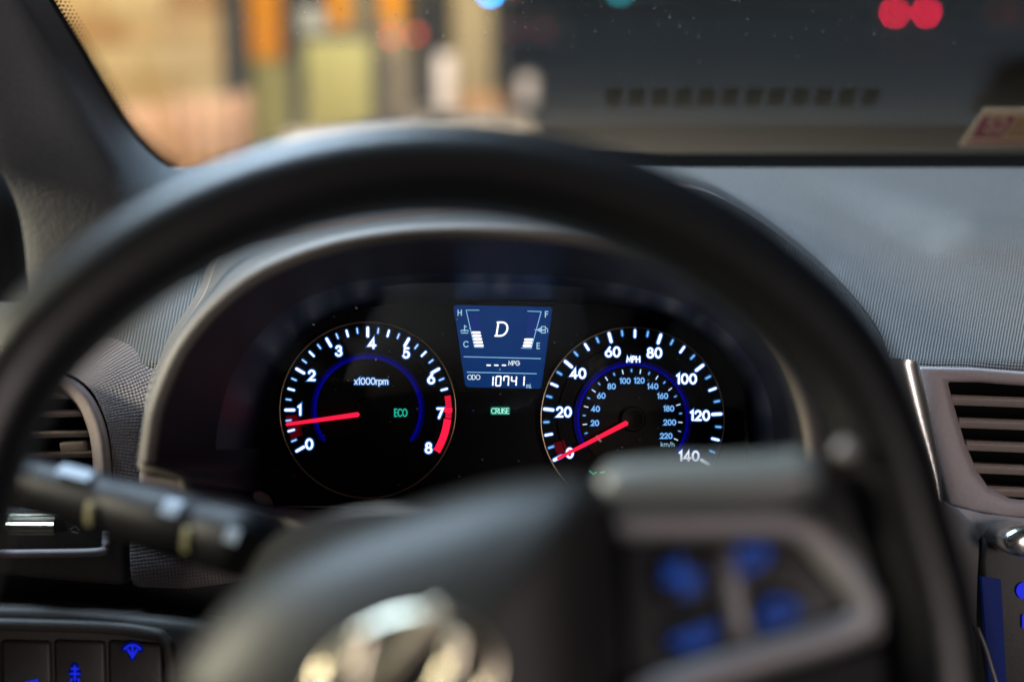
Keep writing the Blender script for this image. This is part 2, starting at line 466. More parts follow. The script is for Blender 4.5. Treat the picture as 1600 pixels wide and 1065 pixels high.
def upright(name, px, wpx, d, ptop, pbot, mat, label, cat, depth=.1, group=None, parent=None):
    """a standing box seen at pixel px, wpx wide, at depth d; top and foot by pixel row (None: beyond the frame / on the ground)"""
    c = P3(px, 100, d); hw = wpx / F * d / 2
    zt = P3(px, ptop, d).z if ptop is not None else c.z + 1.2
    zb = P3(px, pbot, d).z if pbot is not None else 0
    gme = wbox(c.x - hw, c.x + hw, c.y, c.y + depth, zb, zt)
    return gme
# dark post at the end of the wall
o = build('steel_post', upright('', 368, 28, 9.2, None, None, M_dark, '', '', .1), M_dark, bevel=.01); tag(o, 'dark steel post at the end of the sandstone wall', 'post')
# yellow and olive painted columns
for px, wpx, d, yb, lab in ((416, 54, 10.0, 92, 'widest yellow column with olive base beside the sandstone wall'),
                            (531, 34, 14.0, 40, 'narrow yellow column rising behind the olive panel'),
                            (614, 38, 13.2, 36, 'yellow column rising between the red marker lamps')):
    c = P3(px, 100, d); t = thing('painted_column', (c.x, c.y, 0), lab, 'column', 'yellow painted columns')
    hw = wpx / F * d / 2; zb = P3(px, yb, d).z
    n = 16
    def cyl(r, z0, z1, cx, cy): 
        rows = [[Vector((cx + r * math.cos(2 * PI * k / n), cy + r * math.sin(2 * PI * k / n), z)) for k in range(n)] for z in (z0, z1)]
        L = loft(rows, closed=True, capends=True); return L[0], L[1]
    build('yellow_sleeve', cyl(hw, zb, 2.9, c.x, c.y), M_yellow, t, bevel=.008)
    build('base', cyl(hw * .94, 0, zb, c.x, c.y), M_olive if px < 500 else M_beige, t)
# olive low wall with steel posts
c0 = P3(475, 62, 12); c1 = P3(578, 62, 12)
t = thing('olive_gate', ((c0.x + c1.x) / 2, c0.y, 0), 'olive green panel gate between dark steel posts', 'gate')
build('panel', wbox(c0.x, c1.x, c0.y, c0.y + .05, .05, P3(500, 64, 12).z), M_olive, t, bevel=.01)
for x in (c0.x - .075, c1.x + .05): build('post', wbox(x - .045, x + .045, c0.y - .02, c0.y + .09, 0, 1.3), M_dark, t)
build('top_rail', wbox(c0.x - .03, c1.x + .005, c0.y, c0.y + .06, P3(500, 62, 12).z, P3(500, 50, 12).z), M_dark, t)
o = build('olive_wall', upright('', 427, 62, 12.2, 98, None, M_olive, '', '', .12), M_olive); tag(o, 'short olive wall behind the widest yellow column', 'wall')
o = build('grey_plate', upright('', 490, 36, 12.6, 10, 52, M_greypl, '', '', .04), M_greypl); tag(o, 'pale grey plate above the olive gate', 'plate')
o = build('beige_wall', upright('', 590, 110, 15.5, None, None, M_beige, '', '', .2), M_beige); tag(o, 'dull beige wall behind the yellow columns', 'wall')
o = build('brown_hoarding', upright('', 612, 56, 12.4, 84, None, M_brown, '', '', .06), M_brown); tag(o, 'grey brown boarded panel right of the olive gate', 'panel')
o = build('thin_post', upright('', 674, 14, 12.0, None, None, M_dark, '', '', .07), M_dark, bevel=.01); tag(o, 'thin dark post left of the beige pillar', 'post')
o = build('beige_pillar', upright('', 738, 62, 14.5, None, None, M_beige, '', '', .3), M_beige, bevel=.02); tag(o, 'beige rendered pillar right of the thin dark post', 'pillar')
o = build('brick_plinth', upright('', 735, 120, 14.2, 148, None, M_orange, '', '', .2), M_orange, bevel=.02); tag(o, 'low rust brown plinth at the foot of the beige pillar', 'plinth')
def bollard(px, wpx, d, ptop, lab):
    c = P3(px, 100, d); r = wpx / F * d / 2; zt = P3(px, ptop, d).z
    t = thing('bollard', (c.x, c.y, 0), lab, 'bollard', 'white bollards on the lit pavement')
    rows = [[Vector((c.x + rr * math.cos(2 * PI * k / 16), c.y + rr * math.sin(2 * PI * k / 16), z)) for k in range(16)]
            for rr, z in ((r, .04), (r, zt - r * .2), (r * .85, zt - r * .05), (r * .4, zt), (r * .02, zt))]
    L = loft(rows, closed=True); build('post', (L[0], L[1]), M_whitep, t, smooth=True)
    rows = [[Vector((c.x + rr * math.cos(2 * PI * k / 16), c.y + rr * math.sin(2 * PI * k / 16), z)) for k in range(16)] for rr, z in ((r * 1.5, .04), (r * 1.5, .09), (r * 1.02, .10))]
    L = loft(rows, closed=True); build('base_collar', (L[0], L[1]), M_dark, t)
bollard(691, 44, 13.6, 84, 'brighter white bollard in front of the beige pillar')
bollard(824, 26, 14.6, 118, 'dimmer white bollard right of the beige pillar')

# little lamps far off, thrown out of focus
def em_ball(name, px, py, d, diam, col, s, parent):
    c = P3(px, py, d); r = diam / F * d / 2
    return build(name, ball(c, RT * r, UP * r, FW * r * .6, 10, 6), emis('lamp_' + name, col, s), parent, smooth=True)
def far_car(px, py, d, gapx, col, s, lab, diam=6):
    c = P3(px, py, d); t = thing('parked_car', (c.x, c.y + .3, 0), lab, 'car')
    hw = .82; zc = c.z
    prof = [(-hw, .25), (-hw, zc + .1), (-hw * .92, zc + .2), (-hw * .72, zc + .62), (hw * .72, zc + .62), (hw * .92, zc + .2), (hw, zc + .1), (hw, .25)]
    build('body', prism([Vector((c.x + x, c.y + .12, z)) for x, z in prof], Vector((0, 3.6, 0))), M_dark, t, bevel=.06)
    build('rear_window', prism([Vector((c.x + x, c.y + .10, z)) for x, z in ((-hw * .8, zc + .26), (-hw * .66, zc + .55), (hw * .66, zc + .55), (hw * .8, zc + .26))], Vector((0, .02, 0))), M_rubber, t)
    for sx in (-1, 1):
        wv = [[Vector((c.x + sx * (hw - .1) + k * .1, c.y + .8 + .3 * math.cos(2 * PI * q / 14), .3 + .3 * math.sin(2 * PI * q / 14))) for q in range(14)] for k in (-1, 1)]
        L = loft(wv, closed=True, capends=True); build('wheel', (L[0], L[1]), M_rubber, t)
        em_ball('tail_lamp', px + sx * gapx / 2, py, d, diam, col, s, t)
far_car(1423, 20, 38, 50, (1, .005, .06), 42, 'dark car far off with two bright red tail lamps')
far_car(826, 48, 30, 46, (.5, .01, .06), 2.2, 'dark car with dull crimson tail lamps beside the beige pillar')
far_car(1578, 22, 40, 30, (.45, .05, .01), 1.5, 'dark car at the far right with faint orange tail lamps')
for px, py, s, lab in ((611, 58, 3.0, 'red marker lamp in front of the right yellow column'), (650, 54, 2.6, 'red marker lamp left of the thin dark post')):
    c = P3(px, py, 11); t = thing('marker_lamp', (c.x, c.y, 0), lab, 'lamp', 'red marker lamps on short posts')
    build('stem', wbox(c.x - .008, c.x + .008, c.y + .03, c.y + .045, 0, c.z), M_dark, t)
    em_ball('lens', px, py, 11, 12, (1, .09, .05), s * 1.1, t)
# lit sign and traffic light cut by the top of the frame
c = P3(782, -14, 11); t = thing('lit_sign', (c.x, c.y + .3, 0), 'small blue white and red lit sign at the top edge of the view', 'sign')
build('sign_post', wbox(c.x - .02, c.x + .02, c.y + .2, c.y + .24, 0, c.z + .1), M_dark, t)
build('sign_board', wbox(c.x - .16, c.x + .16, c.y + .06, c.y + .12, c.z - .03, c.z + .2), M_dark, t)
em_ball('blue_lamp', 766, -11, 11, 12, (.0, .33, 1), 34, t)
em_ball('white_lamp', 786, -38, 11, 12, (1, .95, .95), 22, t)
em_ball('red_lamp', 806, -27, 11, 12, (1, .01, .07), 16, t)
c = P3(968, -14, 45); t = thing('traffic_light', (c.x, c.y + .4, 0), 'traffic light showing a blue green lamp at the top edge of the view', 'traffic light')
build('pole', wbox(c.x - .06, c.x + .06, c.y + .4, c.y + .52, 0, c.z - .3), M_dark, t)
build('housing', wbox(c.x - .18, c.x + .18, c.y + .16, c.y + .4, c.z - .28, c.z + .8), M_dark, t, bevel=.03)
em_ball('green_lens', 968, -14, 45, 12, (.02, .35, .42), 8, t)
em_ball('amber_lens', 968, -34, 45, 10, (.12, .05, .0), .1, t)
em_ball('red_lens', 968, -52, 45, 10, (.12, .0, .0), .1, t)

# ================================================================== WINDSCREEN, PILLAR
WB = P3(800, 250, 1.09); WS = math.tan(rad(30))
def wsd(px, py):
    """depth where the pixel ray meets the raked glass"""
    dr = FW + RT * ((px - 800) / F) - UP * ((py - 532.5) / F)
    # z = WB.z + WS*(WB.y - y) ; EYE + d*dr
    return (WB.z + WS * (WB.y - EYE.y) - EYE.z) / (dr.z + WS * dr.y)
edge = [(-40, -190), (28, -85), (85, 5), (128, 75), (168, 142), (203, 196), (238, 236), (275, 262), (330, 275)]
EDG = cr(edge, 8)
ws = thing('windscreen', WB, 'raked windscreen glass above the dashboard', 'windscreen')
M_glass = bpy.data.materials.new('windscreen_glass'); M_glass.use_nodes = True
nt = M_glass.node_tree; nt.nodes.remove(nt.nodes['Principled BSDF'])
tr = nt.nodes.new('ShaderNodeBsdfTransparent'); tr.inputs[0].default_value = (.93, .96, .95, 1)
gl = nt.nodes.new('ShaderNodeBsdfGlossy'); gl.inputs['Roughness'].default_value = 0.0
fr = nt.nodes.new('ShaderNodeLayerWeight'); fr.inputs[0].default_value = 0.5
pw = nt.nodes.new('ShaderNodeMath'); pw.operation = 'POWER'; pw.inputs[1].default_value = 5.0; nt.links.new(fr.outputs['Facing'], pw.inputs[0])
mm = nt.nodes.new('ShaderNodeMath'); mm.operation = 'MULTIPLY_ADD'; mm.inputs[1].default_value = .92; mm.inputs[2].default_value = .09; mm.use_clamp = True
mx = nt.nodes.new('ShaderNodeMixShader')
nt.links.new(pw.outputs[0], mm.inputs[0]); nt.links.new(mm.outputs[0], mx.inputs[0]); nt.links.new(tr.outputs[0], mx.inputs[1]); nt.links.new(gl.outputs[0], mx.inputs[2])
nt.links.new(mx.outputs[0], nt.nodes['Material Output'].inputs[0])
rows = []
for p in EDG[:-2] + [Vector((330, 300)), Vector((330, 340))]:
    y = p.y
    rows.append([P3(x, y, wsd(x, y)) for x in [p.x + (2600 - p.x) * (k / 16) for k in range(17)]])
L = loft(rows); build('glass', (L[0], L[1]), M_glass, ws)
# black edge band and rows of dots printed on the glass along the pillar
def onglass(x, y, off): return P3(x, y, wsd(x, y) - off)
band = [], []
rb = []
for i, p in enumerate(EDG):
    tn = (EDG[min(len(EDG) - 1, i + 1)] - EDG[max(0, i - 1)]).normalized(); nn = Vector((tn.y, -tn.x))
    rb.append([onglass(p.x - nn.x * 30, p.y - nn.y * 30, .004), onglass(p.x + nn.x * 2.5, p.y + nn.y * 2.5, .004)])
L = loft(rb); build('edge_band', (L[0], L[1]), M_rubber, ws)
dv, df = [], []
acc = 0; prev = EDG[0]; step = 0
long_ = cr(edge, 60)
for i, p in enumerate(long_):
    acc += (p - prev).length; prev = p
    if acc < 6.4 or p.y > 262: continue
    acc = 0; step += 1
    tn = (long_[min(len(long_) - 1, i + 1)] - long_[i - 1]).normalized(); nn = Vector((tn.y, -tn.x))
    for k in range(4):
        q = p + nn * (4.5 + k * 5.2) + tn * (3.2 if k % 2 else 0); r = 2.5 - k * .42
        s = wsd(q.x, q.y); o0 = len(dv)
        dv += [onglass(q.x + r * math.cos(a * PI / 4), q.y + r * math.sin(a * PI / 4), .003) for a in range(8)]
        df.append(tuple(o0 + a for a in range(8)))
build('edge_dots', (dv, df), M_rubber, ws, kind='stuff')
rb = [[onglass(x, 240 + 24 * max(0, min(1, (900 - x) / 550)) + k * 6, .003) for k in range(5)] for x in range(240, 2500, 90)]
L = loft(rb); build('edge_band', (L[0], L[1]), M_rubber, ws)
# dust on the glass
M_dust = plain('dust', (.75, .72, .66), .9)
dv, df = [], []
for i in range(110):
    x = random.gauss(820, 330); y = abs(random.gauss(0, 55))
    if x < 330 or x > 1580: continue
    r = random.choice([.5, .5, .6, .8, 1.0]); a0 = random.uniform(0, PI); e = random.choice([1, 1, 1.6, 2.5])
    o0 = len(dv)
    for a in range(6):
        u, v_ = r * e * math.cos(a * PI / 3), r * math.sin(a * PI / 3)
        dv.append(onglass(x + u * math.cos(a0) - v_ * math.sin(a0), y + u * math.sin(a0) + v_ * math.cos(a0), .002))
    df.append(tuple(o0 + a for a in range(6)))
o = build('dust_specks', (dv, df), M_dust, ws, kind='stuff')

# inspection sticker
st = thing('inspection_sticker', P3(1560, 228, 1.0), 'pale edged sticker with dark red print at the lower right of the windscreen', 'sticker')
def stp(x, y, off=.0015): return onglass(x, y, off)
M_stk = plain('sticker_paper', (.62, .44, .27), .7, grain=.15, scale=90)
M_stkr = plain('sticker_red', (.30, .06, .075), .7, grain=.3, scale=120)
M_stko = plain('sticker_ochre', (.42, .24, .11), .7, grain=.2, scale=120)
def flat(poly, off): return ([stp(x, y, off) for x, y in poly], [tuple(range(len(poly)))])
build('backing', flat([(1498, 228), (1537, 171), (1660, 171), (1650, 228)], .002), M_stk, st)
build('red_field', flat([(1517, 215), (1538, 182), (1588, 182), (1566, 215)], .003), M_stkr, st)
build('ochre_field', flat([(1570, 215), (1592, 182), (1645, 182), (1640, 215)], .003), M_stko, st)
ln = []
ln = text_lines('52', 1556, 196, 20, gap=.25, wide=1.1, slant=.3)
build('digits', strokes(ln, 3.4, 0, lambda x, y, l: stp(x, y, .0036 + l)), M_stk, st)
build('print_line', flat([(1511, 224), (1513, 220), (1640, 220), (1640, 224)], .003), M_stkr, st)

# A-pillar trim
pil = []
lv = [((-330, -190), (-110, -190), (-75, -190), (-42, -190)), ((-250, -85), (-45, -85), (-10, -85), (24, -85)), ((-190, 5), (5, 5), (45, 5), (79, 5)), ((-150, 78), (48, 78), (92, 77), (122, 76)),
      ((-100, 155), (92, 150), (135, 146), (162, 143)), ((-55, 225), (130, 215), (170, 206), (198, 198)), ((-5, 285), (165, 270), (205, 254), (233, 239)),
      ((25, 335), (200, 315), (240, 290), (272, 265)), ((38, 390), (235, 360), (275, 320), (330, 279)), ((42, 470), (260, 420), (310, 360), (385, 300))]
PD = [9, 9, 9, 9, 9, 1.0, .965, .945, .92, .90]
for (a, r_, s_, e) in lv:
    d = min(wsd(e[0], e[1]), PD[len(pil)])
    d0 = .79 + .012 * len(pil) if len(pil) < 7 else .865
    row = cr([(a[0] - 12, a[1], d0 + .03), (a[0], a[1], d0 - .01), (r_[0], r_[1], d0), (s_[0], s_[1], d0 * .6 + d * .4), (e[0], e[1], d - .004)], 5)
    pil.append(row)
cols = [cr([pil[i][j] for i in range(len(pil))], 4) for j in range(len(pil[0]))]
rows = [[P3(*cols[j][i]) for j in range(len(cols))] for i in range(len(cols[0]))]
pl = thing('pillar_trim', P3(100, 440, .75), 'grey windscreen pillar trim slanting down the left edge', 'pillar trim')
bl('trim_panel', loft(rows), M_pillar, pl)
sv = pix([(-20, 250, .70), (8, 290, .70), (30, 340, .70), (40, 400, .70), (44, 470, .70)], 4)
build('door_seal', tube([p - RT * .012 for p in sv], .012, 8), M_rubber, pl, smooth=True)

# ================================================================== DASHBOARD
def dd(py): return 1 / (1.031 + (py - 252) * (.219 / 318))
db = thing('dashboard', P3(800, 700, .85), 'grey moulded dashboard with woven grain and an arched instrument hood', 'dashboard')
def dip(x, y):
    # passenger side hollow: edge from (1263,275) to (1494,408) to (1660,440)
    if x < 1494: ex = (y - 275) / 133 * 231 + 1263
    else: ex = 1494 + (y - 408) / 40 * 200
    s = (x - ex) / 120
    s = max(0, min(1, s + .15)); s = 1 - (1 - s) ** 2
    return .013 * s * max(0, min(1, (y - 268) / 95))
rows = []
for i in range(46):
    t = i / 45; y = 590 - (590 - 262) * t ** .85
    rw = []
    for j in range(71):
        x = -260 + j * 2460 / 70
        d = dd(y)
        p = P3(x, y, d) + UP * dip(x, y)
        if y > 566: p = P3(x, y, dd(566) + .0 - (y - 566) * .0001)
        # falls away under the instrument hood
        e = max(0, min(1, (x - 330) / 80)) * max(0, min(1, (1290 - x) / 80)) * max(0, min(1, (y - 400) / 60))
        rw.append(p + FW * (.05 * e) - UP * (.03 * e))
    rows.append(rw)
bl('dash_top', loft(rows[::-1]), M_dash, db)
# demister shelf: falls away behind the crest of the dash towards the glass foot
CREST = dd(262)
def shelf(x, s_): return P3(x, 262, CREST) + Vector((0, math.cos(rad(13)), -math.sin(rad(13)))) * s_
rows = [[shelf(x, s_) for x in range(200, 2300, 120)] for s_ in (.0, .03, .06, .10, .16)]
bl('demister_shelf', loft(rows), M_dash, db)
M_duct = plain('air_duct', (.006, .006, .006), .95, spec=.03)
M_slot = plain('demister_black', (.028, .026, .022), .9, spec=.05)
for i in range(12):
    x0 = 960 + i * 40.2
    up_ = Vector((0, math.sin(rad(13)), math.cos(rad(13)))) * .0015
    q = [shelf(x0, .070) + up_, shelf(x0 + 27, .070) + up_, shelf(x0 + 27, .087) + up_, shelf(x0, .087) + up_]
    build('demister_slot', prism(q, -up_ * 3), M_slot, db)

lip = [(228, 722), (232, 690), (243, 630), (280, 545), (335, 478), (405, 425), (500, 387), (600, 367), (700, 360), (800, 362), (900, 372), (1000, 395), (1090, 432), (1165, 485), (1225, 555), (1262, 640), (1275, 730)]
back = [(420, 790), (408, 740), (405, 690), (415, 620), (440, 565), (480, 520), (540, 488), (620, 474), (700, 472), (800, 472), (880, 474), (970, 480), (1050, 500), (1115, 540), (1155, 595), (1170, 660), (1165, 790)]
hb = [(222, 724, .77), (225, 690, .77), (235, 627, .77), (268, 537, .78), (318, 462, .80), (352, 394, .82), (450, 367, .84), (570, 348, .85), (680, 333, .86), (790, 321, .87), (900, 308, .88), (1000, 296, .88), (1100, 300, .88), (1210, 362, .87), (1310, 445, .845), (1372, 520, .815), (1398, 592, .795)]
K = 5
LP = cr(lip, K); BK = cr(back, K); HB = cr(hb, K)
def nrm2(c, i):
    t = (c[min(len(c) - 1, i + 1)] - c[max(0, i - 1)]).normalized(); return Vector((t.y, -t.x))   # outward (up for left to right)
def off(c, w): return [c[i] + nrm2(c, i) * w for i in range(len(c))]
DL = .66
r_in2 = [P3(p.x, p.y, DL + .03) for p in off(LP, -20)]
r_in = [P3(p.x, p.y, DL + .010) for p in off(LP, -15)]
r_f1 = [P3(p.x, p.y, DL) for p in off(LP, -8)]
r_f2 = [P3(p.x, p.y, DL + .000) for p in off(LP, 4)]
r_o1 = [P3(p.x, p.y, DL + .006) for p in off(LP, 12)]
mid = [(LP[i] + nrm2(LP, i) * 14, HB[i]) for i in range(len(LP))]
def fl(x): return max(0, min(1, (x - 1060) / 110))
r_o2 = [P3(a.x * .88 + h.x * .12, a.y * .88 + h.y * .12, ((DL + .010) * .85 + h.z * .15) * (1 - fl(a.x)) + (h.z - .055) * fl(a.x)) for a, h in mid]
r_o3 = [P3(a.x * .5 + h.x * .5, a.y * .5 + h.y * .5, ((DL + .012) * .5 + h.z * .5) * (1 - fl(a.x)) + (h.z - .026) * fl(a.x)) for a, h in mid]
r_hb = [P3(h.x, h.y, h.z) for h in HB]
bl('hood_lip', loft([r_in, r_f1, r_f2, r_o1]), M_lip, db)
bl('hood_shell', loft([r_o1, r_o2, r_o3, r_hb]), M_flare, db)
# step behind the hood and the skin that runs back into the dash top
crest = []
for i, h in enumerate(HB):
    f = max(0, min(1, (h.x - 300) / 130)) * max(0, min(1, (1150 - h.x) / 150))
    crest.append(Vector((h.x, h.y - .4 - 11 * f, h.z + .002)))
r_c = [P3(h.x, h.y, h.z) for h in crest]
bl('seam_strip', loft([r_hb, r_c]), M_mauve, db, smooth=False)
r_b = []
for i, h in enumerate(crest):
    n_ = nrm2(HB, i); q = h + Vector((n_.x * 16, n_.y * 16, 0))
    q.y = min(q.y, 560) if h.x > 1200 or h.x < 300 else q.y
    r_b.append(P3(q.x, q.y, dd(q.y) + .03))
bl('hood_back', loft([r_c, r_b]), M_dash, db)
# inside of the hood
r_l = [P3(LP[i].x * .40 + BK[i].x * .60, LP[i].y * .40 + BK[i].y * .60, .745) for i in range(len(LP))]
r_bk = [P3(p.x, p.y, .80) for p in BK]
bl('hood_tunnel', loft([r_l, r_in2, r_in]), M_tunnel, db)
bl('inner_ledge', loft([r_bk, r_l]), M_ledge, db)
# floor under the dials and the lower rim of the opening
rows = [pix([(418, 790, .80), (800, 800, .80), (1168, 790, .80)], 8), pix([(300, 775, .70), (760, 850, .68), (1250, 790, .70)], 8)]
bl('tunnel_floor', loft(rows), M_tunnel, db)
rows = [pix([(232, 705, .675), (228, 728, .67), (262, 735, .67), (288, 742, .67), (300, 762, .67), (340, 782, .67), (410, 800, .665), (520, 830, .66)], 5),
        pix([(226, 706, .68), (222, 734, .672), (258, 744, .672), (280, 750, .672), (292, 772, .672), (336, 794, .672), (408, 813, .668), (520, 843, .66)], 5)]
pth = [(a + b_) / 2 for a, b_ in zip(*rows)]
build('lower_lip', tube(pth, .0026, 8), M_lip, db, smooth=True)
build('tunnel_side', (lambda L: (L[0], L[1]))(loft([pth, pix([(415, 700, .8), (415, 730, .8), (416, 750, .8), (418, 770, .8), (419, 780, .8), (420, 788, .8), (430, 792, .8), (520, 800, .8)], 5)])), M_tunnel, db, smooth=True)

# front faces left of the hood
A_o = [(-150, 574, .782), (60, 576, .782), (112, 586, .782), (144, 612, .782), (165, 655, .781), (174, 700, .780), (178, 775, .778)]
A_m = [(-150, 562, .792), (60, 562, .792), (130, 566, .792), (190, 585, .790), (222, 640, .785), (230, 700, .783), (232, 780, .780)]
A_x = [(-150, 520, .822), (60, 520, .822), (160, 525, .820), (250, 545, .815), (300, 600, .795), (310, 690, .788), (310, 790, .784)]
bl('left_front', loft([pix(A_o, 6), pix(A_m, 6), pix(A_x, 6)][::-1]), M_front, db)
build('cluster_surround', panel([(234, 672), (222, 700), (213, 745), (216, 800), (300, 850), (420, 860), (420, 780), (320, 740), (300, 690)], .772, .02), M_mauve, db, bevel=.005, bseg=3)
build('lower_front_panel', panel([(198, 800), (200, 880), (203, 918), (290, 921), (345, 914), (420, 900), (420, 800)], .765, .02), M_front, db, bevel=.004)
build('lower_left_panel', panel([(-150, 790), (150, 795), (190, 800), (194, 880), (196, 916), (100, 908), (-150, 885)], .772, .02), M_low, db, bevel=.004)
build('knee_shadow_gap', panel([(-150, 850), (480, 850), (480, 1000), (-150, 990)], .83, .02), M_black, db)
build('tray_lip', tube(pix([(-150, 866, .755), (60, 864, .755), (150, 862, .755), (164, 855, .757), (166, 830, .76)], 4), .0022, 8), M_mauve, db, smooth=True)
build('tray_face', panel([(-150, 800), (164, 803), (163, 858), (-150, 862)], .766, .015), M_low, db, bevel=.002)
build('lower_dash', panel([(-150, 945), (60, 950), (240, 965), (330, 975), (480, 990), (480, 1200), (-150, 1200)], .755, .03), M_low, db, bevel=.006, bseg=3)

# left air vent
def slat(name, a, b_, h, mat, par, dep=.022, tilt=.004):
    """a louvre blade from a to b (px,py,d) with height h px and depth"""
    A_, B_ = P3(*a), P3(*b_); hh = h / F * a[2]
    v = []
    prof = [(0, 0), (hh * .35, -.0015), (hh, .002), (hh * .8, dep), (hh * .1, dep)]
    n = len(prof)
    v = [A_ - UP * u_ * 1 + FW * w_ + UP * tilt * 0 for u_, w_ in prof] + [B_ - UP * u_ + FW * w_ for u_, w_ in prof]
    f = [tuple(range(n))[::-1], tuple(range(n, 2 * n))] + [(i, (i + 1) % n, (i + 1) % n + n, i + n) for i in range(n)]
    return build(name, (v, f), mat, par, bevel=.0008)
v1 = thing('air_vent', P3(60, 740, .80), 'left air vent half hidden behind the steering wheel rim', 'air vent', 'dashboard air vents')
arch = cr([(-60, 596, .776), (60, 596, .776), (100, 603, .776), (128, 625, .776), (146, 660, .775), (155, 700, .774), (160, 770, .773)], 6)
a3 = [P3(*p) for p in arch]; 
rows = [[P3(p.x + n.x * wv, p.y + n.y * wv, p.z + dz) for p, n in zip(arch, [nrm2(arch, i) for i in range(len(arch))])] for wv, dz in ((17, .010), (15, .001), (10, -.003), (0, -.003), (-9, .002), (-12, .012))]
bl('vent_bezel', loft(rows), M_mauve, v1)
build('vent_back', panel([(-80, 604, .835), (140, 604, .835), (160, 770, .83), (-80, 770, .83)], .835, .01), M_duct, v1)
for k, (y0, xr) in enumerate(((612, 118), (640, 137), (672, 144), (704, 152))):
    slat('slat', (-60, y0 + 4, .790), (xr - 4, y0, .790), 11, M_slat, v1)
build('vent_tab', panel([(90, 690), (134, 688), (136, 708), (94, 710)], .790, .012), M_slat, v1, bevel=.002)
# dimmer wheel and icons
dm = thing('dimmer_wheel', P3(60, 832, .76), 'shiny knurled dimmer thumb wheel on the left lower panel', 'dimmer')
build('recess', panel([(18, 805), (98, 806), (104, 830), (20, 832)], .7645, .004), M_black, dm, bevel=.001)
rows = []
for k in range(-6, 7):
    rows.append([])
    for j in range(40):
        a = 2 * PI * j / 40; r = .0125 * (1 if j % 2 else .95)
        rows[-1].append(P3(58, 818, .772) + RT * (k * .0021) + UP * (r * math.cos(a) * .55) + FW * (r * math.sin(a)))
L = loft(rows, closed=True, capends=True); build('knurled_roller', (L[0], L[1]), M_emblem, dm)
M_mark = plain('white_print', (.55, .55, .55), .6)
build('surface_mark', strokes([('c', [(4 + 5 * math.cos(a * PI / 4), 818 + 6 * math.sin(a * PI / 4)) for a in range(8)]), [(0, 812), (8, 824)]], 1.6, 0, lambda x, y, l: P3(x, y, .7655 - l - .0008)), M_mark, dm)
build('surface_mark', strokes([[(110, 826), (118, 822), (124, 828)], [(112, 830), (122, 832)]], 1.6, 0, lambda x, y, l: P3(x, y, .7655 - l - .0008)), M_mark, dm)

# switch panel bottom left with blue icons
sw = thing('switch_panel', P3(120, 1100, .75), 'lower left switch panel with blue lit icons', 'switch panel')
fr_ = cr([(-120, 972, .752), (140, 978, .752), (235, 988, .752), (256, 998, .752), (266, 1030, .752), (275, 1180, .752)], 5)
build('frame', tube([P3(*p) for p in fr_], .0035, 8), M_low, sw, smooth=True)
for x0, x1 in ((-110, -2), (2, 78), (84, 163), (169, 252)):
    build('switch', panel([(x0, 1000), (x1, 1002 if x1 < 200 else 1006), (x1 + 4, 1150), (x0 + 2, 1150)], .7515, .006), M_switch, sw, bevel=.0018)
SWP = lambda x, y, l: P3(x, y, .7508 - l)
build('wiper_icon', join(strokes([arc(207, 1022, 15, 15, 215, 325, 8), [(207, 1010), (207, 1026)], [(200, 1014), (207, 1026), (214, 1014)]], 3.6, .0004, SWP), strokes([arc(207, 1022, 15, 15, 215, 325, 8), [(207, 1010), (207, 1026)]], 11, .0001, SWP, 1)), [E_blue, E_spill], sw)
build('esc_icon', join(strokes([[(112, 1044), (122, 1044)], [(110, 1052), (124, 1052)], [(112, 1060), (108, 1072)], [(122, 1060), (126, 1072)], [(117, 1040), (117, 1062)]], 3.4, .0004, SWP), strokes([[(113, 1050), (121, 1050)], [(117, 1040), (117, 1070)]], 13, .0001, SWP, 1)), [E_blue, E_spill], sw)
build('lamp_icon', strokes([[(40, 1066), (58, 1062)]], 4, .0002, SWP), E_blue, sw)

M_strip = plain('bright_strip', (0.95, 0.95, 0.93), 0.36, metal=1)
# bright trim strip right of the hood and centre stack
tr_ = thing('trim_strip', P3(1440, 750, .79), 'narrow polished silver strip between the hood and the right air vent', 'trim strip')
rows = [pix([(1335, 560, .786), (1380, 640, .782), (1420, 740, .778), (1440, 800, .776)], 6), pix([(1392, 558, .776), (1412, 640, .773), (1447, 740, .770), (1462, 800, .768)], 6)]
bl('inner_side', loft(rows), M_silver, tr_)
rows = [pix([(1390, 557, .776), (1411, 640, .777), (1446, 740, .777), (1462, 790, .777)], 6), pix([(1402, 559, .771), (1424, 640, .772), (1455, 740, .772), (1466, 790, .772)], 6), pix([(1430, 564, .7716), (1446, 640, .7726), (1469, 740, .7726), (1474, 790, .7726)], 6), pix([(1436, 568, .780), (1452, 640, .778), (1470, 740, .775), (1474, 790, .775)], 6)]
bl('polished_face', loft(rows), M_strip, tr_)

cs = thing('centre_stack', P3(1560, 1000, .79), 'mauve grey centre stack to the right of the steering wheel', 'centre stack')
rows = [pix([(1395, 575, .822), (1500, 570, .822), (1900, 585, .822)], 6), pix([(1410, 590, .815), (1500, 588, .815), (1900, 603, .815)], 6)]
# bezel frame round the vent opening
outer = [(1432, 572), (1520, 574), (1620, 582), (1800, 592), (1800, 700), (1800, 815), (1620, 812), (1570, 808), (1520, 800), (1480, 790), (1468, 740), (1452, 660)]
inner = [(1480, 596), (1530, 597), (1620, 604), (1740, 612), (1740, 700), (1740, 782), (1620, 783), (1578, 778), (1545, 762), (1526, 735), (1507, 690), (1492, 640)]
rows = [[P3(x, y, .795) for x, y in outer], [P3(x, y, .785) for x, y in [(a * .92 + c * .08, b_ * .92 + d_ * .08) for (a, b_), (c, d_) in zip(outer, inner)]],
        [P3(x, y, .785) for x, y in [(a * .12 + c * .88, b_ * .12 + d_ * .88) for (a, b_), (c, d_) in zip(outer, inner)]], [P3(x, y, .788) for x, y in inner], [P3(x, y, .83) for x, y in inner]]
Lx = loft(rows, closed=True); bl('vent_surround', Lx, M_mauve, cs, smooth=False, bevel=.002)
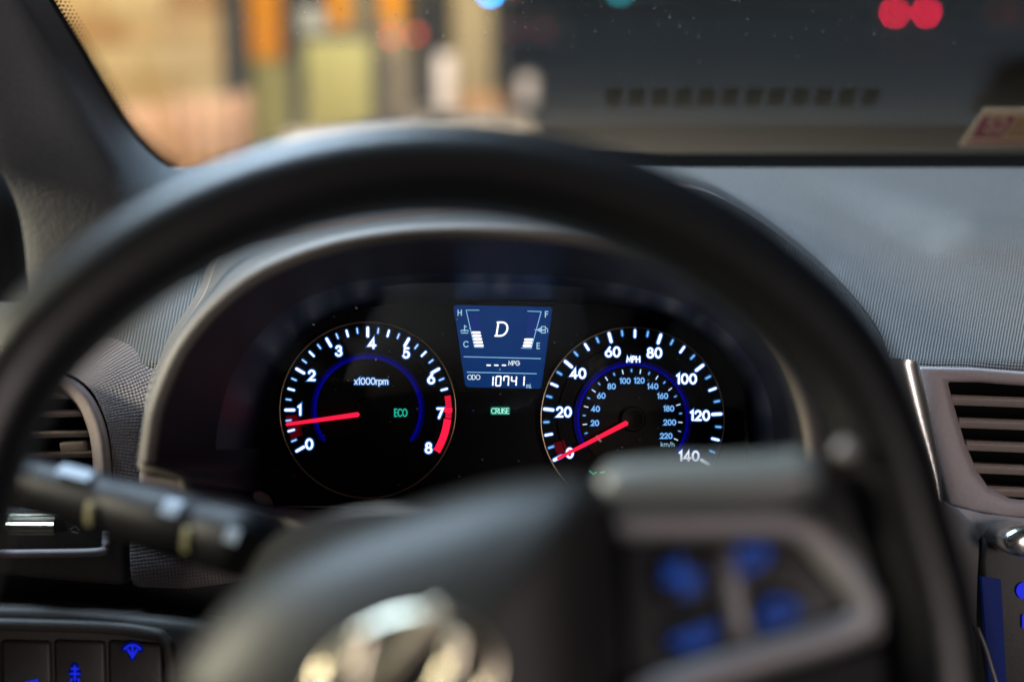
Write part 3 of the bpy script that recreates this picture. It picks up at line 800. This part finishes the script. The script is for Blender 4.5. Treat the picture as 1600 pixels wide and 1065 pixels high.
v2 = thing('air_vent', P3(1610, 780, .80), 'right air vent with wide dark louvres at the right edge', 'air vent', 'dashboard air vents')
build('vent_back', panel([(1470, 585), (1760, 600), (1760, 800), (1540, 790)], .832, .01), M_duct, v2)
for k in range(5):
    y0 = 616 + k * 35.5; xl = 1486 + k * 11.5 + (8 if k == 4 else 0)
    slat('slat', (xl, y0, .797), (1735, y0 + 9, .797), 17, M_slat, v2)
# the column below, its panel, knob and blue glow on its side
build('side_cheek', panel([(1455, 770, .77), (1500, 795, .775), (1535, 830, .778), (1530, 900, .775), (1528, 1000, .77), (1532, 1200, .765), (1500, 1200, .745), (1494, 1050, .745), (1482, 920, .75), (1466, 830, .757)], .77, .03), M_grey, cs, bevel=.004, bseg=3)
build('under_vent_panel', panel([(1480, 788), (1540, 803), (1620, 812), (1800, 815), (1800, 840), (1560, 836), (1525, 850), (1500, 830)], .782, .02), M_mauve, cs, bevel=.003)
build('radio_fascia', panel([(1532, 880), (1536, 846), (1552, 826), (1590, 820), (1800, 826), (1800, 1200), (1575, 1200), (1545, 1000)], .776, .02), M_black, cs, bevel=.003, bseg=3)
M_bluep = plain('deep_blue_side', (.02, .035, .22), .45)
build('blue_glow_sheet', panel([(1534, 900, .7745), (1564, 905, .7745), (1580, 1200, .7745), (1556, 1200, .7745)], .7745, .004), emis('blue_glow_on_side', (0, .016, .16), .25), cs)  # glowing sheet in place of blue light falling on the stack's side
build('edge_trim', tube(pix([(1528, 980, .765), (1540, 1010, .765), (1549, 1040, .765), (1560, 1080, .765), (1580, 1180, .765)], 4), .0012, 6), M_silver, cs, smooth=True)
kn = P3(1600, 846, .752)
rows = [[kn + RT * (.0125 * f * math.cos(2 * PI * k / 20)) + UP * (.0082 * f * math.sin(2 * PI * k / 20)) - FW * w_ for k in range(20)] for f, w_ in ((1.04, -.024), (1.0, -.004), (.96, .0015), (.82, .004), (.3, .0048))]
L = loft(rows, closed=True, capends=True); build('chrome_knob', (L[0], L[1]), M_chrome, cs, smooth=True)
RP = lambda x, y, l: P3(x, y, .7752 - l)
build('blue_icon', strokes([arc(1600, 922, 9, 10, 90, 270, 8), [(1597, 914), (1597, 930)]], 6, .0008, RP), E_blue, cs)
build('blue_icon', strokes([[(1600, 962), (1600, 978)]], 6, .0008, RP), E_blue, cs)

# ================================================================== INSTRUMENT CLUSTER
ic = thing('instrument_cluster', P3(790, 780, .803), 'lit instrument cluster with two round dials and a blue display', 'instrument cluster')
bkp = [P3(p.x, p.y, .8035) for p in BK]
build('face_panel', prism(bkp, FW * .01), M_face, ic)
def pol(c, r, a): return (c[0] + r * math.cos(rad(a)), c[1] - r * math.sin(rad(a)))
def disc(c, r, lift, n=64, th=.0015):
    q = [CLP(*pol(c, r, 360 * k / n), lift) for k in range(n)]
    return prism(q, FW * th)
def dial(c, R, inner):
    d = build('dial', disc(c, R, -.0005), M_face, ic)
    d.name = 'dial'
    build('ring', ring_tube([CLP(*pol(c, R, 360 * k / 96), .002) for k in range(96)], .00048, 8), M_bronze, d, smooth=True)
    build('inner_disc', disc(c, inner, .0012), M_dialin, d)
    rows = [[CLP(*pol(c, r, 360 * k / 48), l) for k in range(48)] for r, l in ((20, .0032), (20, .0018), (18.5, .0042), (17, .0044), (14, .0040), (.5, .0038))]
    L = loft(rows[0:1] + rows[2:], closed=True); build('needle_hub', (L[0], L[1]), M_dialin, d, smooth=True)
    rows = [[CLP(*pol(c, r, 360 * k / 64), l) for k in range(64)] for r, l in ((R - 26, .001), (R - 27, .0016), (R - 28, .001))]
    L = loft(rows, closed=True); build('step_ring', (L[0], L[1]), M_dialin, d, smooth=True)
    return d
def arcband(c, r0, r1, a0, a1, lift, n=48):
    v, f = [], []
    for i in range(n + 1):
        a = a0 + (a1 - a0) * i / n
        v += [CLP(*pol(c, r0, a), lift), CLP(*pol(c, r1, a), lift)]
    for i in range(n): f.append((2 * i, 2 * i + 1, 2 * i + 3, 2 * i + 2))
    return v, f
def needle(a, b_, w0, w1, l0, l1):
    A_, B_ = Vector(a), Vector(b_); t = (B_ - A_).normalized(); n_ = Vector((-t.y, t.x))
    pr = [(A_ + n_ * w0 * .5, l0), (A_ - t * w0 * .35, l0), (A_ - n_ * w0 * .5, l0), (B_ - n_ * w1 * .5, l1), (B_ + t * w1 * .3, l1), (B_ + n_ * w1 * .5, l1)]
    top = [CLP(p.x, p.y, l + .0022) for p, l in pr]
    return prism(top, FW * .0016)
def tick(c, a, r0, r1, wd, halo):
    ln = [[pol(c, r0, a), pol(c, r1, a)]]
    g = strokes(ln, wd, .0016)
    return join(g, strokes(ln, wd * halo, .0012, mat=1))
T = (575, 640)
tach = dial(T, 137, 79)
tach.name = 'tachometer'; ORG['tachometer'] = ORG['dial']
def taa(k): return 210 - 30 * k
for q in range(0, 33):
    k = q / 4; a = taa(k)
    if k > 6.55: continue
    if q % 4 == 0: build('tick_mark', tick(T, a, 115, 128, 4.4, 1.7), [E_white, E_halo], tach)
    elif q % 2 == 0: build('tick_mark', tick(T, a, 119, 128, 3.2, 1.9), [E_white, E_halo], tach)
    else: build('tick_mark', tick(T, a, 121, 128, 2.0, 2.6), [E_white2, E_halo], tach)
for s, x, y in (('0', 484, 693), ('1', 469, 640), ('2', 488, 586), ('3', 530, 548), ('4', 582, 536), ('5', 635, 551), ('6', 674, 591), ('7', 688, 645), ('8', 670, 699)):
    build('numeral', lettering(s, x, y, 14.5, 3.5, .0016, halo=1.95), [E_white, E_halo], tach)
build('scale_lettering', lettering('x1000rpm', 581, 595, 9.5, 1.7, .0030, gap=.17, halo=2.6), [E_white2, E_halo], tach)
build('blue_arc', arcband(T, 80, 84.5, -36, 216, .0018), E_arc, tach)
build('blue_arc_glow', arcband(T, 84.5, 89, -33, 213, .0015), E_arc2, tach)
for i in range(14):
    a = -0 + 12 - i * 1.15 * 1.0 - 2
    build('redline_bar', arcband(T, 121.5, 131, a, a - .75, .0016, 2), E_red, tach)
build('redline_arc', arcband(T, 119.5, 131, -6.5, -31, .0015, 24), E_red, tach)
build('redline_mark', arcband(T, 119, 132, 1.5, -1.5, .0020, 3), E_red, tach)
build('tach_needle_glow', arcband(T, 108, 128, 184, 201, .0011, 12), E_red2, tach)  # red light around the needle tip, laid on as a dim emissive sector
build('needle', needle((561, 646.5), (450, 662), 7.6, 5.0, .004, .003), E_red, tach)
build('eco_lettering', lettering('ECO', 627, 644, 11, 1.5, .0030, gap=.16, wide=.66, halo=2.2), [E_green, E_dgreen], tach)

S = (988, 654)
spd = dial(S, 143, 82)
spd.name = 'speedometer'; ORG['speedometer'] = ORG['dial']
def spa(mph): return 207.6 - mph * 238.4 / 140
for q in range(0, 29):
    mph = q * 5; a = spa(mph)
    if mph % 20 == 0: build('tick_mark', tick(S, a, 125, 138, 4.8, 1.7), [E_white, E_halo], spd)
    elif mph % 10 == 0: build('tick_mark', tick(S, a, 128, 138, 3.8, 1.8), [E_white, E_halo], spd)
    else: build('tick_mark', tick(S, a, 131, 138, 2.2, 2.6), [E_km, E_halo], spd)
for s, x, y in (('0', 890, 707), ('20', 881, 643), ('40', 903, 583), ('60', 957, 549.5), ('80', 1022, 551), ('100', 1072, 591.5), ('120', 1093, 648.5), ('140', 1076, 711.5)):
    build('numeral', lettering(s, x, y, 14, 3.3, .0016, gap=.26, halo=1.8), [E_white, E_halo], spd)
build('unit_lettering', lettering('MPH', 989, 561, 8.5, 2.2, .0018, gap=.2, halo=2.0), [E_white, E_halo], spd)
def ska(k): return 207.6 - k * 238.4 / 225.3
for q in range(1, 23):
    k = q * 10; a = ska(k)
    if k % 20 == 0: build('inner_tick', tick(S, a, 72, 77.5, 1.7, 2.0), [E_white2, E_halo], spd)
    else: build('inner_tick', tick(S, a, 74, 77, 1.5, 3.0), [E_lcdline, E_halo], spd)
for s, x, y in (('20', 929, 660), ('40', 930, 638), ('60', 939, 617.5), ('80', 955, 603), ('100', 976, 594.5), ('120', 998, 594), ('140', 1019, 603), ('160', 1034.5, 618), ('180', 1044, 637.5), ('200', 1045.5, 659), ('220', 1040, 680)):
    build('inner_numeral', lettering(s, x, y, 7.6, 1.3, .0030, gap=.24, halo=2.5), [E_km, E_halo], spd)
build('inner_unit', lettering('km/h', 1042, 693, 6.6, .9, .0030, gap=.24, wide=1.2, halo=0), E_km, spd)
build('blue_arc', arcband(S, 83, 87, -36, 212, .0018), E_arc, spd)
build('blue_arc_glow', arcband(S, 87, 92, -33, 209, .0015), E_arc2, spd)
build('speed_needle_glow', arcband(S, 112, 130, 197, 206, .0011, 8), E_red2, spd)  # needle's red glow on the speedometer face, drawn as a dim emissive band
build('needle', needle((978, 659.5), (871, 715), 7.4, 4.6, .004, .003), E_red, spd)
build('needle_glint', join(strokes([[(931.5, 679.5), (933, 681)], [(935, 686), (937.5, 687.5)]], 3.0, .0066)), M_whitep, spd)  # small white reflection on the needle, drawn as pale strokes

# --- centre display
lcd = build('display', (lambda q: prism(q, FW * .0015))([CLP(x, y, .0010) for x, y in ((709, 480), (712, 476.5), (860, 479.5), (863, 483), (846, 604), (843, 607), (731, 604.5), (727, 601))]), M_lcd, ic)
fr_p = [(705, 475), (866, 478), (848, 610), (724, 607)]
build('display_frame', join(*[prism([CLP(a[0], a[1], .0022), CLP(b_[0], b_[1], .0022), CLP(c_[0], c_[1], .0022), CLP(d_[0], d_[1], .0022)], FW * .003) for a, b_, c_, d_ in
   [((700, 470), (871, 473), (864, 479), (708, 476)), ((871, 473), (852, 614), (846, 608), (864, 479)), ((852, 614), (719, 611), (727, 605), (846, 608)), ((719, 611), (700, 470), (708, 476), (727, 605))]]), M_face, lcd)
LF = .0014
for s, x, y, h in (('H', 718.5, 488.5, 8.5), ('C', 728, 537.5, 8.5), ('F', 854, 491, 8.5), ('E', 841, 540, 8.5)):
    build('gauge_letter', lettering(s, x, y, h, 1.7, LF, halo=0), E_km, lcd)
build('temperature_outline', strokes([[(749, 484.5), (728.5, 484.5), (741.5, 542), (756, 542.5)], [(733, 513), (736, 513)]], 1.2, LF, round_=False), E_lcdline, lcd)
build('fuel_outline', strokes([[(824, 486), (845.5, 486.8), (830, 544), (814, 543.5)], [(835, 515), (840, 515)]], 1.2, LF, round_=False), E_lcdline, lcd)
for k in range(5):
    x = 744 + k * 1.15; y = 519.5 + k * 5.0
    build('gauge_bar', strokes([[(x - 5.3, y), (x + 5.3, y)]], 3.9, LF), E_white, lcd)
for k in range(3):
    x = 826.0 - k * 1.2; y = 530.5 + k * 4.8
    build('gauge_bar', strokes([[(x - 5.2, y), (x + 5.2, y)]], 3.9, LF), E_white, lcd)
build('dark_segment', ([CLP(x, y, LF - .0003) for x, y in ((732, 490), (748, 490), (752, 514), (737, 514))], [(0, 1, 2, 3)]), E_lcddk, lcd)
build('dark_segment', ([CLP(x, y, LF - .0003) for x, y in ((826, 491), (842, 491), (836, 524), (822, 524))], [(0, 1, 2, 3)]), E_lcddk, lcd)
build('gear_letter', lettering('D', 785, 514, 21, 2.9, LF, slant=.16, wide=1.12, halo=0), E_white, lcd)
build('gear_serif', strokes([[(773.5, 524.5), (780, 524.5)], [(777, 503.5), (783, 503.5)]], 2.6, LF + .0001), E_white, lcd)
build('divider', strokes([[(724.5, 557), (845, 560)]], 1.3, LF, round_=False), E_lcdline, lcd)
build('divider', strokes([[(729.5, 581), (838.5, 583.5)]], 1.3, LF, round_=False), E_lcdline, lcd)
for x in (763.5, 775.5, 787.5): build('mileage_dash', strokes([[(x - 2.4, 570.2), (x + 2.4, 570.4)]], 2.4, LF), E_white, lcd)
build('mileage_point', strokes([[(781, 577), (781.3, 577)]], 1.8, LF), E_km, lcd)
build('mileage_lettering', lettering('MPG', 803, 567, 6.6, 1.4, LF, gap=.18, halo=0), E_white2, lcd)
build('odometer_lettering', lettering('ODO', 740.5, 589, 7, 1.3, LF, gap=.16, halo=0), E_white2, lcd)
build('unit_lettering', lettering('mi.', 826.5, 602, 7, 1.2, LF, gap=.2, wide=.8, halo=0), E_km, lcd)
SEG = {'a': ((0, 1), (1, 1)), 'b': ((1, 1), (1, .5)), 'c': ((1, .5), (1, 0)), 'd': ((0, 0), (1, 0)), 'e': ((0, .5), (0, 0)), 'f': ((0, 1), (0, .5)), 'g': ((0, .5), (1, .5))}
DG = {'1': 'bc', '0': 'abcdef', '7': 'abcf', '4': 'fgbc'}
def seven(chars, x0, y0, w_, h, adv, wd):
    out = []
    for i, ch in enumerate(chars):
        for s in DG[ch]:
            (ax, ay), (bx, by) = SEG[s]
            a = Vector((x0 + i * adv + ax * w_ + ay * .9, y0 - ay * h)); b_ = Vector((x0 + i * adv + bx * w_ + by * .9, y0 - by * h))
            e = (b_ - a) * .13
            out.append([tuple(a + e), tuple(b_ - e)])
    return out
odo = seven('10741', 762, 602, 7.6, 15, 12.1, 2.0)
for k, ch in enumerate('10741'):
    build('odometer_digit', strokes(seven(ch, 762.5 + k * 12.1, 602.2, 7.4, 14.6, 0, 2), 2.3, LF), E_white, lcd)
build('temperature_icon', strokes([[(726, 508), (726, 516)], [(729, 510), (726, 510)], [(720, 517), (723, 515.5), (726, 517), (729, 515.5), (732, 517)], [(721, 520), (731, 520)]], 1.6, LF), E_km, lcd)
build('fuel_icon', join(strokes([('c', [(846, 510), (852, 510), (852, 520), (846, 520)]), [(853, 512), (855.5, 514), (855.5, 519)]], 1.3, LF), strokes([[(840, 515.3), (845, 512.5)], [(840, 515.3), (845, 518)], [(843, 515.3), (851, 515.5)]], 2.2, LF + .0001)), E_km, lcd)
# clear cover leaning over the dials, with a little dust on it
M_cover_lens = bpy.data.materials.new('clear_cover'); M_cover_lens.use_nodes = True
nt = M_cover_lens.node_tree; nt.nodes.remove(nt.nodes['Principled BSDF'])
tr = nt.nodes.new('ShaderNodeBsdfTransparent'); tr.inputs[0].default_value = (.97, .97, .97, 1)
gl = nt.nodes.new('ShaderNodeBsdfGlossy'); gl.inputs['Roughness'].default_value = 0.05
lw = nt.nodes.new('ShaderNodeLayerWeight'); lw.inputs[0].default_value = .5
pw = nt.nodes.new('ShaderNodeMath'); pw.operation = 'POWER'; pw.inputs[1].default_value = 5; nt.links.new(lw.outputs['Facing'], pw.inputs[0])
ma = nt.nodes.new('ShaderNodeMath'); ma.operation = 'MULTIPLY_ADD'; ma.inputs[1].default_value = .95; ma.inputs[2].default_value = .05; ma.use_clamp = True; nt.links.new(pw.outputs[0], ma.inputs[0])
mx = nt.nodes.new('ShaderNodeMixShader'); nt.links.new(ma.outputs[0], mx.inputs[0]); nt.links.new(tr.outputs[0], mx.inputs[1]); nt.links.new(gl.outputs[0], mx.inputs[2])
nt.links.new(mx.outputs[0], nt.nodes['Material Output'].inputs[0])
def lens(x, y, off=0): return P3(x, y, .762 + .030 * (y - 440) / 350 - off)
rows = []
for j in range(13):
    y = 438 + j * 29
    x0, x1 = (430 - 30 * min(1, j / 4) + 60 * max(0, 2 - j), 1150 + 20 * min(1, j / 4) - 60 * max(0, 2 - j))
    rows.append([lens(x0 + (x1 - x0) * k / 12, y) for k in range(13)])
L = loft(rows); build('clear_cover', (L[0], L[1]), M_cover_lens, ic, smooth=True)
dv, df = [], []
for i in range(60):
    x, y = random.uniform(430, 1140), random.uniform(480, 760); q = random.choice([.35, .4, .5, .7]); e = random.choice([1, 1, 1, 3]); a0 = random.uniform(0, PI)
    o0 = len(dv)
    for a in range(6):
        u, v_ = q * e * math.cos(a * PI / 3), q * math.sin(a * PI / 3)
        dv.append(lens(x + u * math.cos(a0) - v_ * math.sin(a0), y + u * math.sin(a0) + v_ * math.cos(a0), .0006))
    df.append(tuple(o0 + a for a in range(6)))
build('dust_specks', (dv, df), M_dust, ic, kind='stuff')
# indicators under the display
cz = build('cruise_indicator', (lambda q: prism(q, FW * .001))([CLP(x, y, .0004) for x, y in ((766, 637), (768, 635), (795, 635), (797, 637), (797, 646), (795, 648), (768, 648), (766, 646))]), E_dgreen, ic)
build('cruise_lettering', lettering('CRUISE', 781.5, 641.5, 8, 1.35, .0008, gap=.16, wide=.92, halo=0), E_mint, cz)
build('green_indicator', strokes([[(921, 735), (927, 740), (931, 737)], [(938, 738), (944, 736)]], 2.2, .0015), E_green, ic)
build('blue_spark', strokes([[(739, 641), (740, 641)]], 2, .001), E_lcddk, ic)

# ================================================================== STEERING WHEEL
TW = rad(10)
WN = (-FW * math.cos(TW) + UP * math.sin(TW)).normalized()
WV = (UP * math.cos(TW) + FW * math.sin(TW)).normalized()
WC = P3(670, 1077, .43)
def wpt(px, py, h=0):
    dr = FW + RT * ((px - 800) / F) - UP * ((py - 532.5) / F)
    pl0 = WC + WN * h
    t = (pl0 - EYE).dot(WN) / dr.dot(WN)
    return EYE + dr * t
wheel = thing('steering_wheel', WC, 'black leather steering wheel turned to the left in the foreground', 'steering wheel')
RO, RM = .1634, .0154
rows = []
NT = 128
for i in range(NT):
    a = 2 * PI * i / NT
    er = RT * math.cos(a) + WV * math.sin(a)
    q = max(0, min(1, (math.sin(a) - .26) / .42)); q = q * q * (3 - 2 * q)      # the sides are a little flatter at the grips
    rows.append([WC + er * (RO * (.938 + .062 * q) + RM * math.cos(2 * PI * k / 16)) + WN * (RM * 1.12 * math.sin(2 * PI * k / 16)) for k in range(16)])
rows.append(rows[0])
bl('rim', loft(rows, closed=True), M_leather, wheel)
# hub cover
hubpx = [(250, 1095), (296, 990), (385, 897), (505, 830), (640, 782), (775, 745), (880, 733), (938, 743), (958, 800), (962, 910), (966, 1050), (940, 1220), (840, 1350), (660, 1400), (460, 1345), (305, 1230)]
hb2 = cr([wpt(x, y, .02) - WN * .02 for x, y in hubpx], 5, True)
hc = WC.copy()
rows = []
for f, h in ((1.0, -.018), (1.0, .004), (.975, .014), (.93, .022), (.85, .029), (.70, .036), (.5, .0405), (.3, .043), (.12, .044), (.01, .0441)):
    rows.append([hc + (p - hc) * f + WN * h for p in hb2])
L = loft(rows, closed=True); bl('hub_cover', L, M_cover, wheel)
# emblem: chrome ring with a slanted letter inside, turned with the wheel
EH = .046
emb = []
cx, cy = 632, 1068
ringp = []
for k in range(56):
    a = 2 * PI * k / 56; u_, v_ = 146 * math.cos(a), 98 * math.sin(a)
    t_ = rad(-22); ringp.append(wpt(cx + u_ * math.cos(t_) - v_ * math.sin(t_), cy + u_ * math.sin(t_) + v_ * math.cos(t_), EH))
hubp = wheel
e1 = build('emblem', ring_tube(ringp, .0023, 12), M_emblem, wheel, smooth=True)
def est(pts, r): return tube([wpt(x, y, EH + .0012) for x, y in [tuple(p) for p in cr(pts, 5)]], r, 8, nrm=WN, flat=.7)
build('emblem_stroke', est([(569, 985), (562, 1020), (553, 1060), (560, 1120)], .0028), M_emblem, e1, smooth=True)
build('emblem_stroke', est([(690, 948), (660, 985), (620, 1030), (575, 1075)], .0028), M_emblem, e1, smooth=True)
build('emblem_stroke', est([(716, 990), (706, 1040), (684, 1080), (650, 1130)], .0028), M_emblem, e1, smooth=True)
# right spoke
spk = [(920, 752), (1040, 740), (1180, 735), (1290, 700), (1420, 760), (1440, 900), (1400, 1010), (1300, 1040), (1150, 1075), (1020, 1130), (900, 1180)]
build('spoke', prism([wpt(x, y, .004) for x, y in spk], -WN * .014), M_leather, wheel, bevel=.005, bseg=3)
gp = [wpt(x, y, .012) for x, y in [tuple(p) for p in cr([(930, 764), (985, 762), (1080, 760), (1170, 757), (1235, 746), (1278, 722)], 5)]]
build('thumb_grip', tube(gp, [(.0068 + .0026 * math.sin(PI * i / (len(gp) - 1))) * min(1, .25 + .3 * min(i, len(gp) - 1 - i)) for i in range(len(gp))], 12, nrm=WN, flat=.85), M_grip, wheel, smooth=True)
bz = [wpt(x, y, .012) for x, y in [tuple(p) for p in cr([(968, 818), (1080, 818), (1200, 816), (1256, 828), (1300, 868), (1346, 930), (1352, 965), (1310, 990), (1200, 1022), (1080, 1060), (985, 1092)], 5)]]
build('spoke_bezel', tube(bz, .0048, 10, nrm=WN, flat=.6), M_silver, wheel, smooth=True)
build('bezel_glint_stud', ball(wpt(973, 820, .014), RT * .0026, WV * .0026, WN * .0026), M_silver, wheel, smooth=True)  # little stud added for the highlight at the bezel corner
build('switch_plate', prism([wpt(x, y, .009) for x, y in ((975, 825), (1240, 825), (1330, 945), (1190, 1015), (985, 1085))], -WN * .004), M_black, wheel, bevel=.001)
build('switch_divider', tube([wpt(x, y, .012) for x, y in ((1128, 858), (1140, 910), (1150, 960), (1158, 1005))], .0038, 10, nrm=WN, flat=.6), M_silver, wheel, smooth=True)
def wbtn(px, py, ax, ay, rot, icon):
    c = wpt(px, py, .010)
    t_ = rad(rot); u_ = RT * math.cos(t_) + WV * math.sin(t_); v_ = -RT * math.sin(t_) + WV * math.cos(t_)
    k = .42 / F
    b_ = build('button', ball(c, u_ * (ax * k), v_ * (ay * k), WN * .0028, 16, 8), M_black, wheel, smooth=True)
    def sf(x, y, l): return c + u_ * ((x) * k) - v_ * ((y) * k) + WN * (.0031 + l)
    build('icon', strokes(icon, 13, 0, sf), E_wheelblue, b_)
plus = [[(-26, 0), (26, 0)], [(0, -26), (0, 26)], [(-20, -20), (20, 20)]]
arrow = [[(-30, 4), (0, -18), (30, 4)], [(-22, 14), (22, 14)]]
wbtn(1064, 902, 48, 52, 10, plus)
wbtn(1168, 870, 46, 40, 30, arrow)
wbtn(1212, 955, 44, 38, 25, arrow)
wbtn(1082, 990, 52, 38, 20, [[(-34, 0), (34, 0)], [(-20, 14), (20, 14)]])
build('spoke_glint_plug', ball(wpt(1321, 703, .016), RT * .0032, WV * .0032, WN * .002), M_silver, wheel, smooth=True)  # small pin added to give a spot of highlight on the spoke
build('left_spoke', prism([wpt(x, y, .0) for x, y in ((300, 1010), (250, 1120), (-40, 1200), (-120, 1330), (-60, 1480), (300, 1400), (420, 1200))], -WN * .014), M_leather, wheel, bevel=.005)

# ================================================================== COLUMN, STALK
col_ = thing('steering_column', P3(680, 1000, .62), 'dark steering column cowl behind the wheel hub', 'steering column')
def cowl(d, s): return cr([(330, 1120, d), (372, 950, d), (395, 880, d), (430, 838, d), (500, 806, d), (620, 788 + s, d), (800, 790 + s, d), (960, 815, d), (1020, 880, d), (1040, 1120, d)], 6)
rows = [[P3(*p) for p in cowl(.53, 8)], [P3(*p) for p in cowl(.535, 0)], [P3(700 + (p.x - 700) * .92, 1000 + (p.y - 1000) * .92, .68) for p in cowl(.68, 0)]]
bl('column_cowl', loft(rows), M_lip, col_)
rows = [[P3(*p) for p in cowl(.53, 8)], [P3(700 + (p.x - 700) * .75, 1000 + (p.y - 1000) * .75, .525) for p in cowl(.53, 8)]]
bl('cowl_front', loft(rows), M_black, col_)
sk = thing('control_stalk', P3(400, 850, .55), 'black control stalk with printed marks left of the column', 'stalk')
A0 = Vector((420, 858, .555)); A1 = Vector((18, 748, .60))
def sp(t): q = A0 * (1 - t) + A1 * t; return P3(*q)
prof = [(0, .0125), (.12, .0125), (.22, .0120), (.23, .0117), (.26, .0117), (.27, .0122), (.42, .0120), (.58, .0112), (.60, .0107), (.63, .0107), (.65, .0109), (.85, .0100), (.95, .0092), (.99, .0075), (1.0, .004)]
M_stalk = plain('stalk_black', (.006, .006, .008), .5, spec=.16, grain=.2, scale=300)
prof = [(t, r * 1.13) for t, r in prof]
build('stalk_arm', tube([sp(t) for t, r in prof], [r for t, r in prof], 18), M_stalk, sk, smooth=True)
def smark(t, ang0, ang1, wdt, name, mat):
    c = sp(t); ax = (sp(1) - sp(0)).normalized()
    s = (-FW - ax * (-FW).dot(ax)).normalized(); u_ = ax.cross(s).normalized()
    if u_.dot(UP) < 0: u_ = -u_
    rws = []
    for k in range(7):
        a = rad(ang0 + (ang1 - ang0) * k / 6)
        rws.append([c + ax * w_ + (s * math.cos(a) + u_ * math.sin(a)) * r_ for w_, r_ in ((-wdt, .0135), (-wdt, .0146), (wdt, .0146), (wdt, .0135))])
    L = loft(rws); build(name, (L[0], L[1]), mat, sk, smooth=False)
M_mark2 = plain('stalk_print', (.20, .19, .11), .5)
smark(.245, -30, 12, .0013, 'printed_ring', M_mark2)
smark(.615, -30, 10, .0013, 'printed_ring', M_mark2)
M_mark3 = plain('stalk_patch_grey', (.10, .13, .18), .5)
for t, a0, a1, wd in ((.08, 5, 30, .003), (.33, 20, 50, .004), (.72, 40, 65, .008)):  # grey-blue patches on the upper side of the stalk
    c = sp(t)
    smark(t, a0, a1, wd, 'surface_mark', M_mark3)

# ================================================================== ROOF AND DOOR THAT SHADE THE CABIN
cab = thing('cabin_shell', (0.4, -.6, 1.5), 'dark headlining and door that close the cabin around the driver', 'car body')
M_head = plain('headlining', (.30, .29, .28), .9, grain=.1, scale=200)
build('headlining', wbox(-.55, 1.35, -1.3, .22, 1.545, 1.57), M_head, cab)
build('door_panel', wbox(-.58, -.50, -1.3, 1.2, .25, 1.04), M_black, cab)
build('floor_pan', wbox(-.55, 1.35, -1.3, 1.25, .22, .25), M_black, cab)
build('bulkhead', wbox(-.6, 1.4, 1.25, 1.29, .22, .955), M_black, cab)
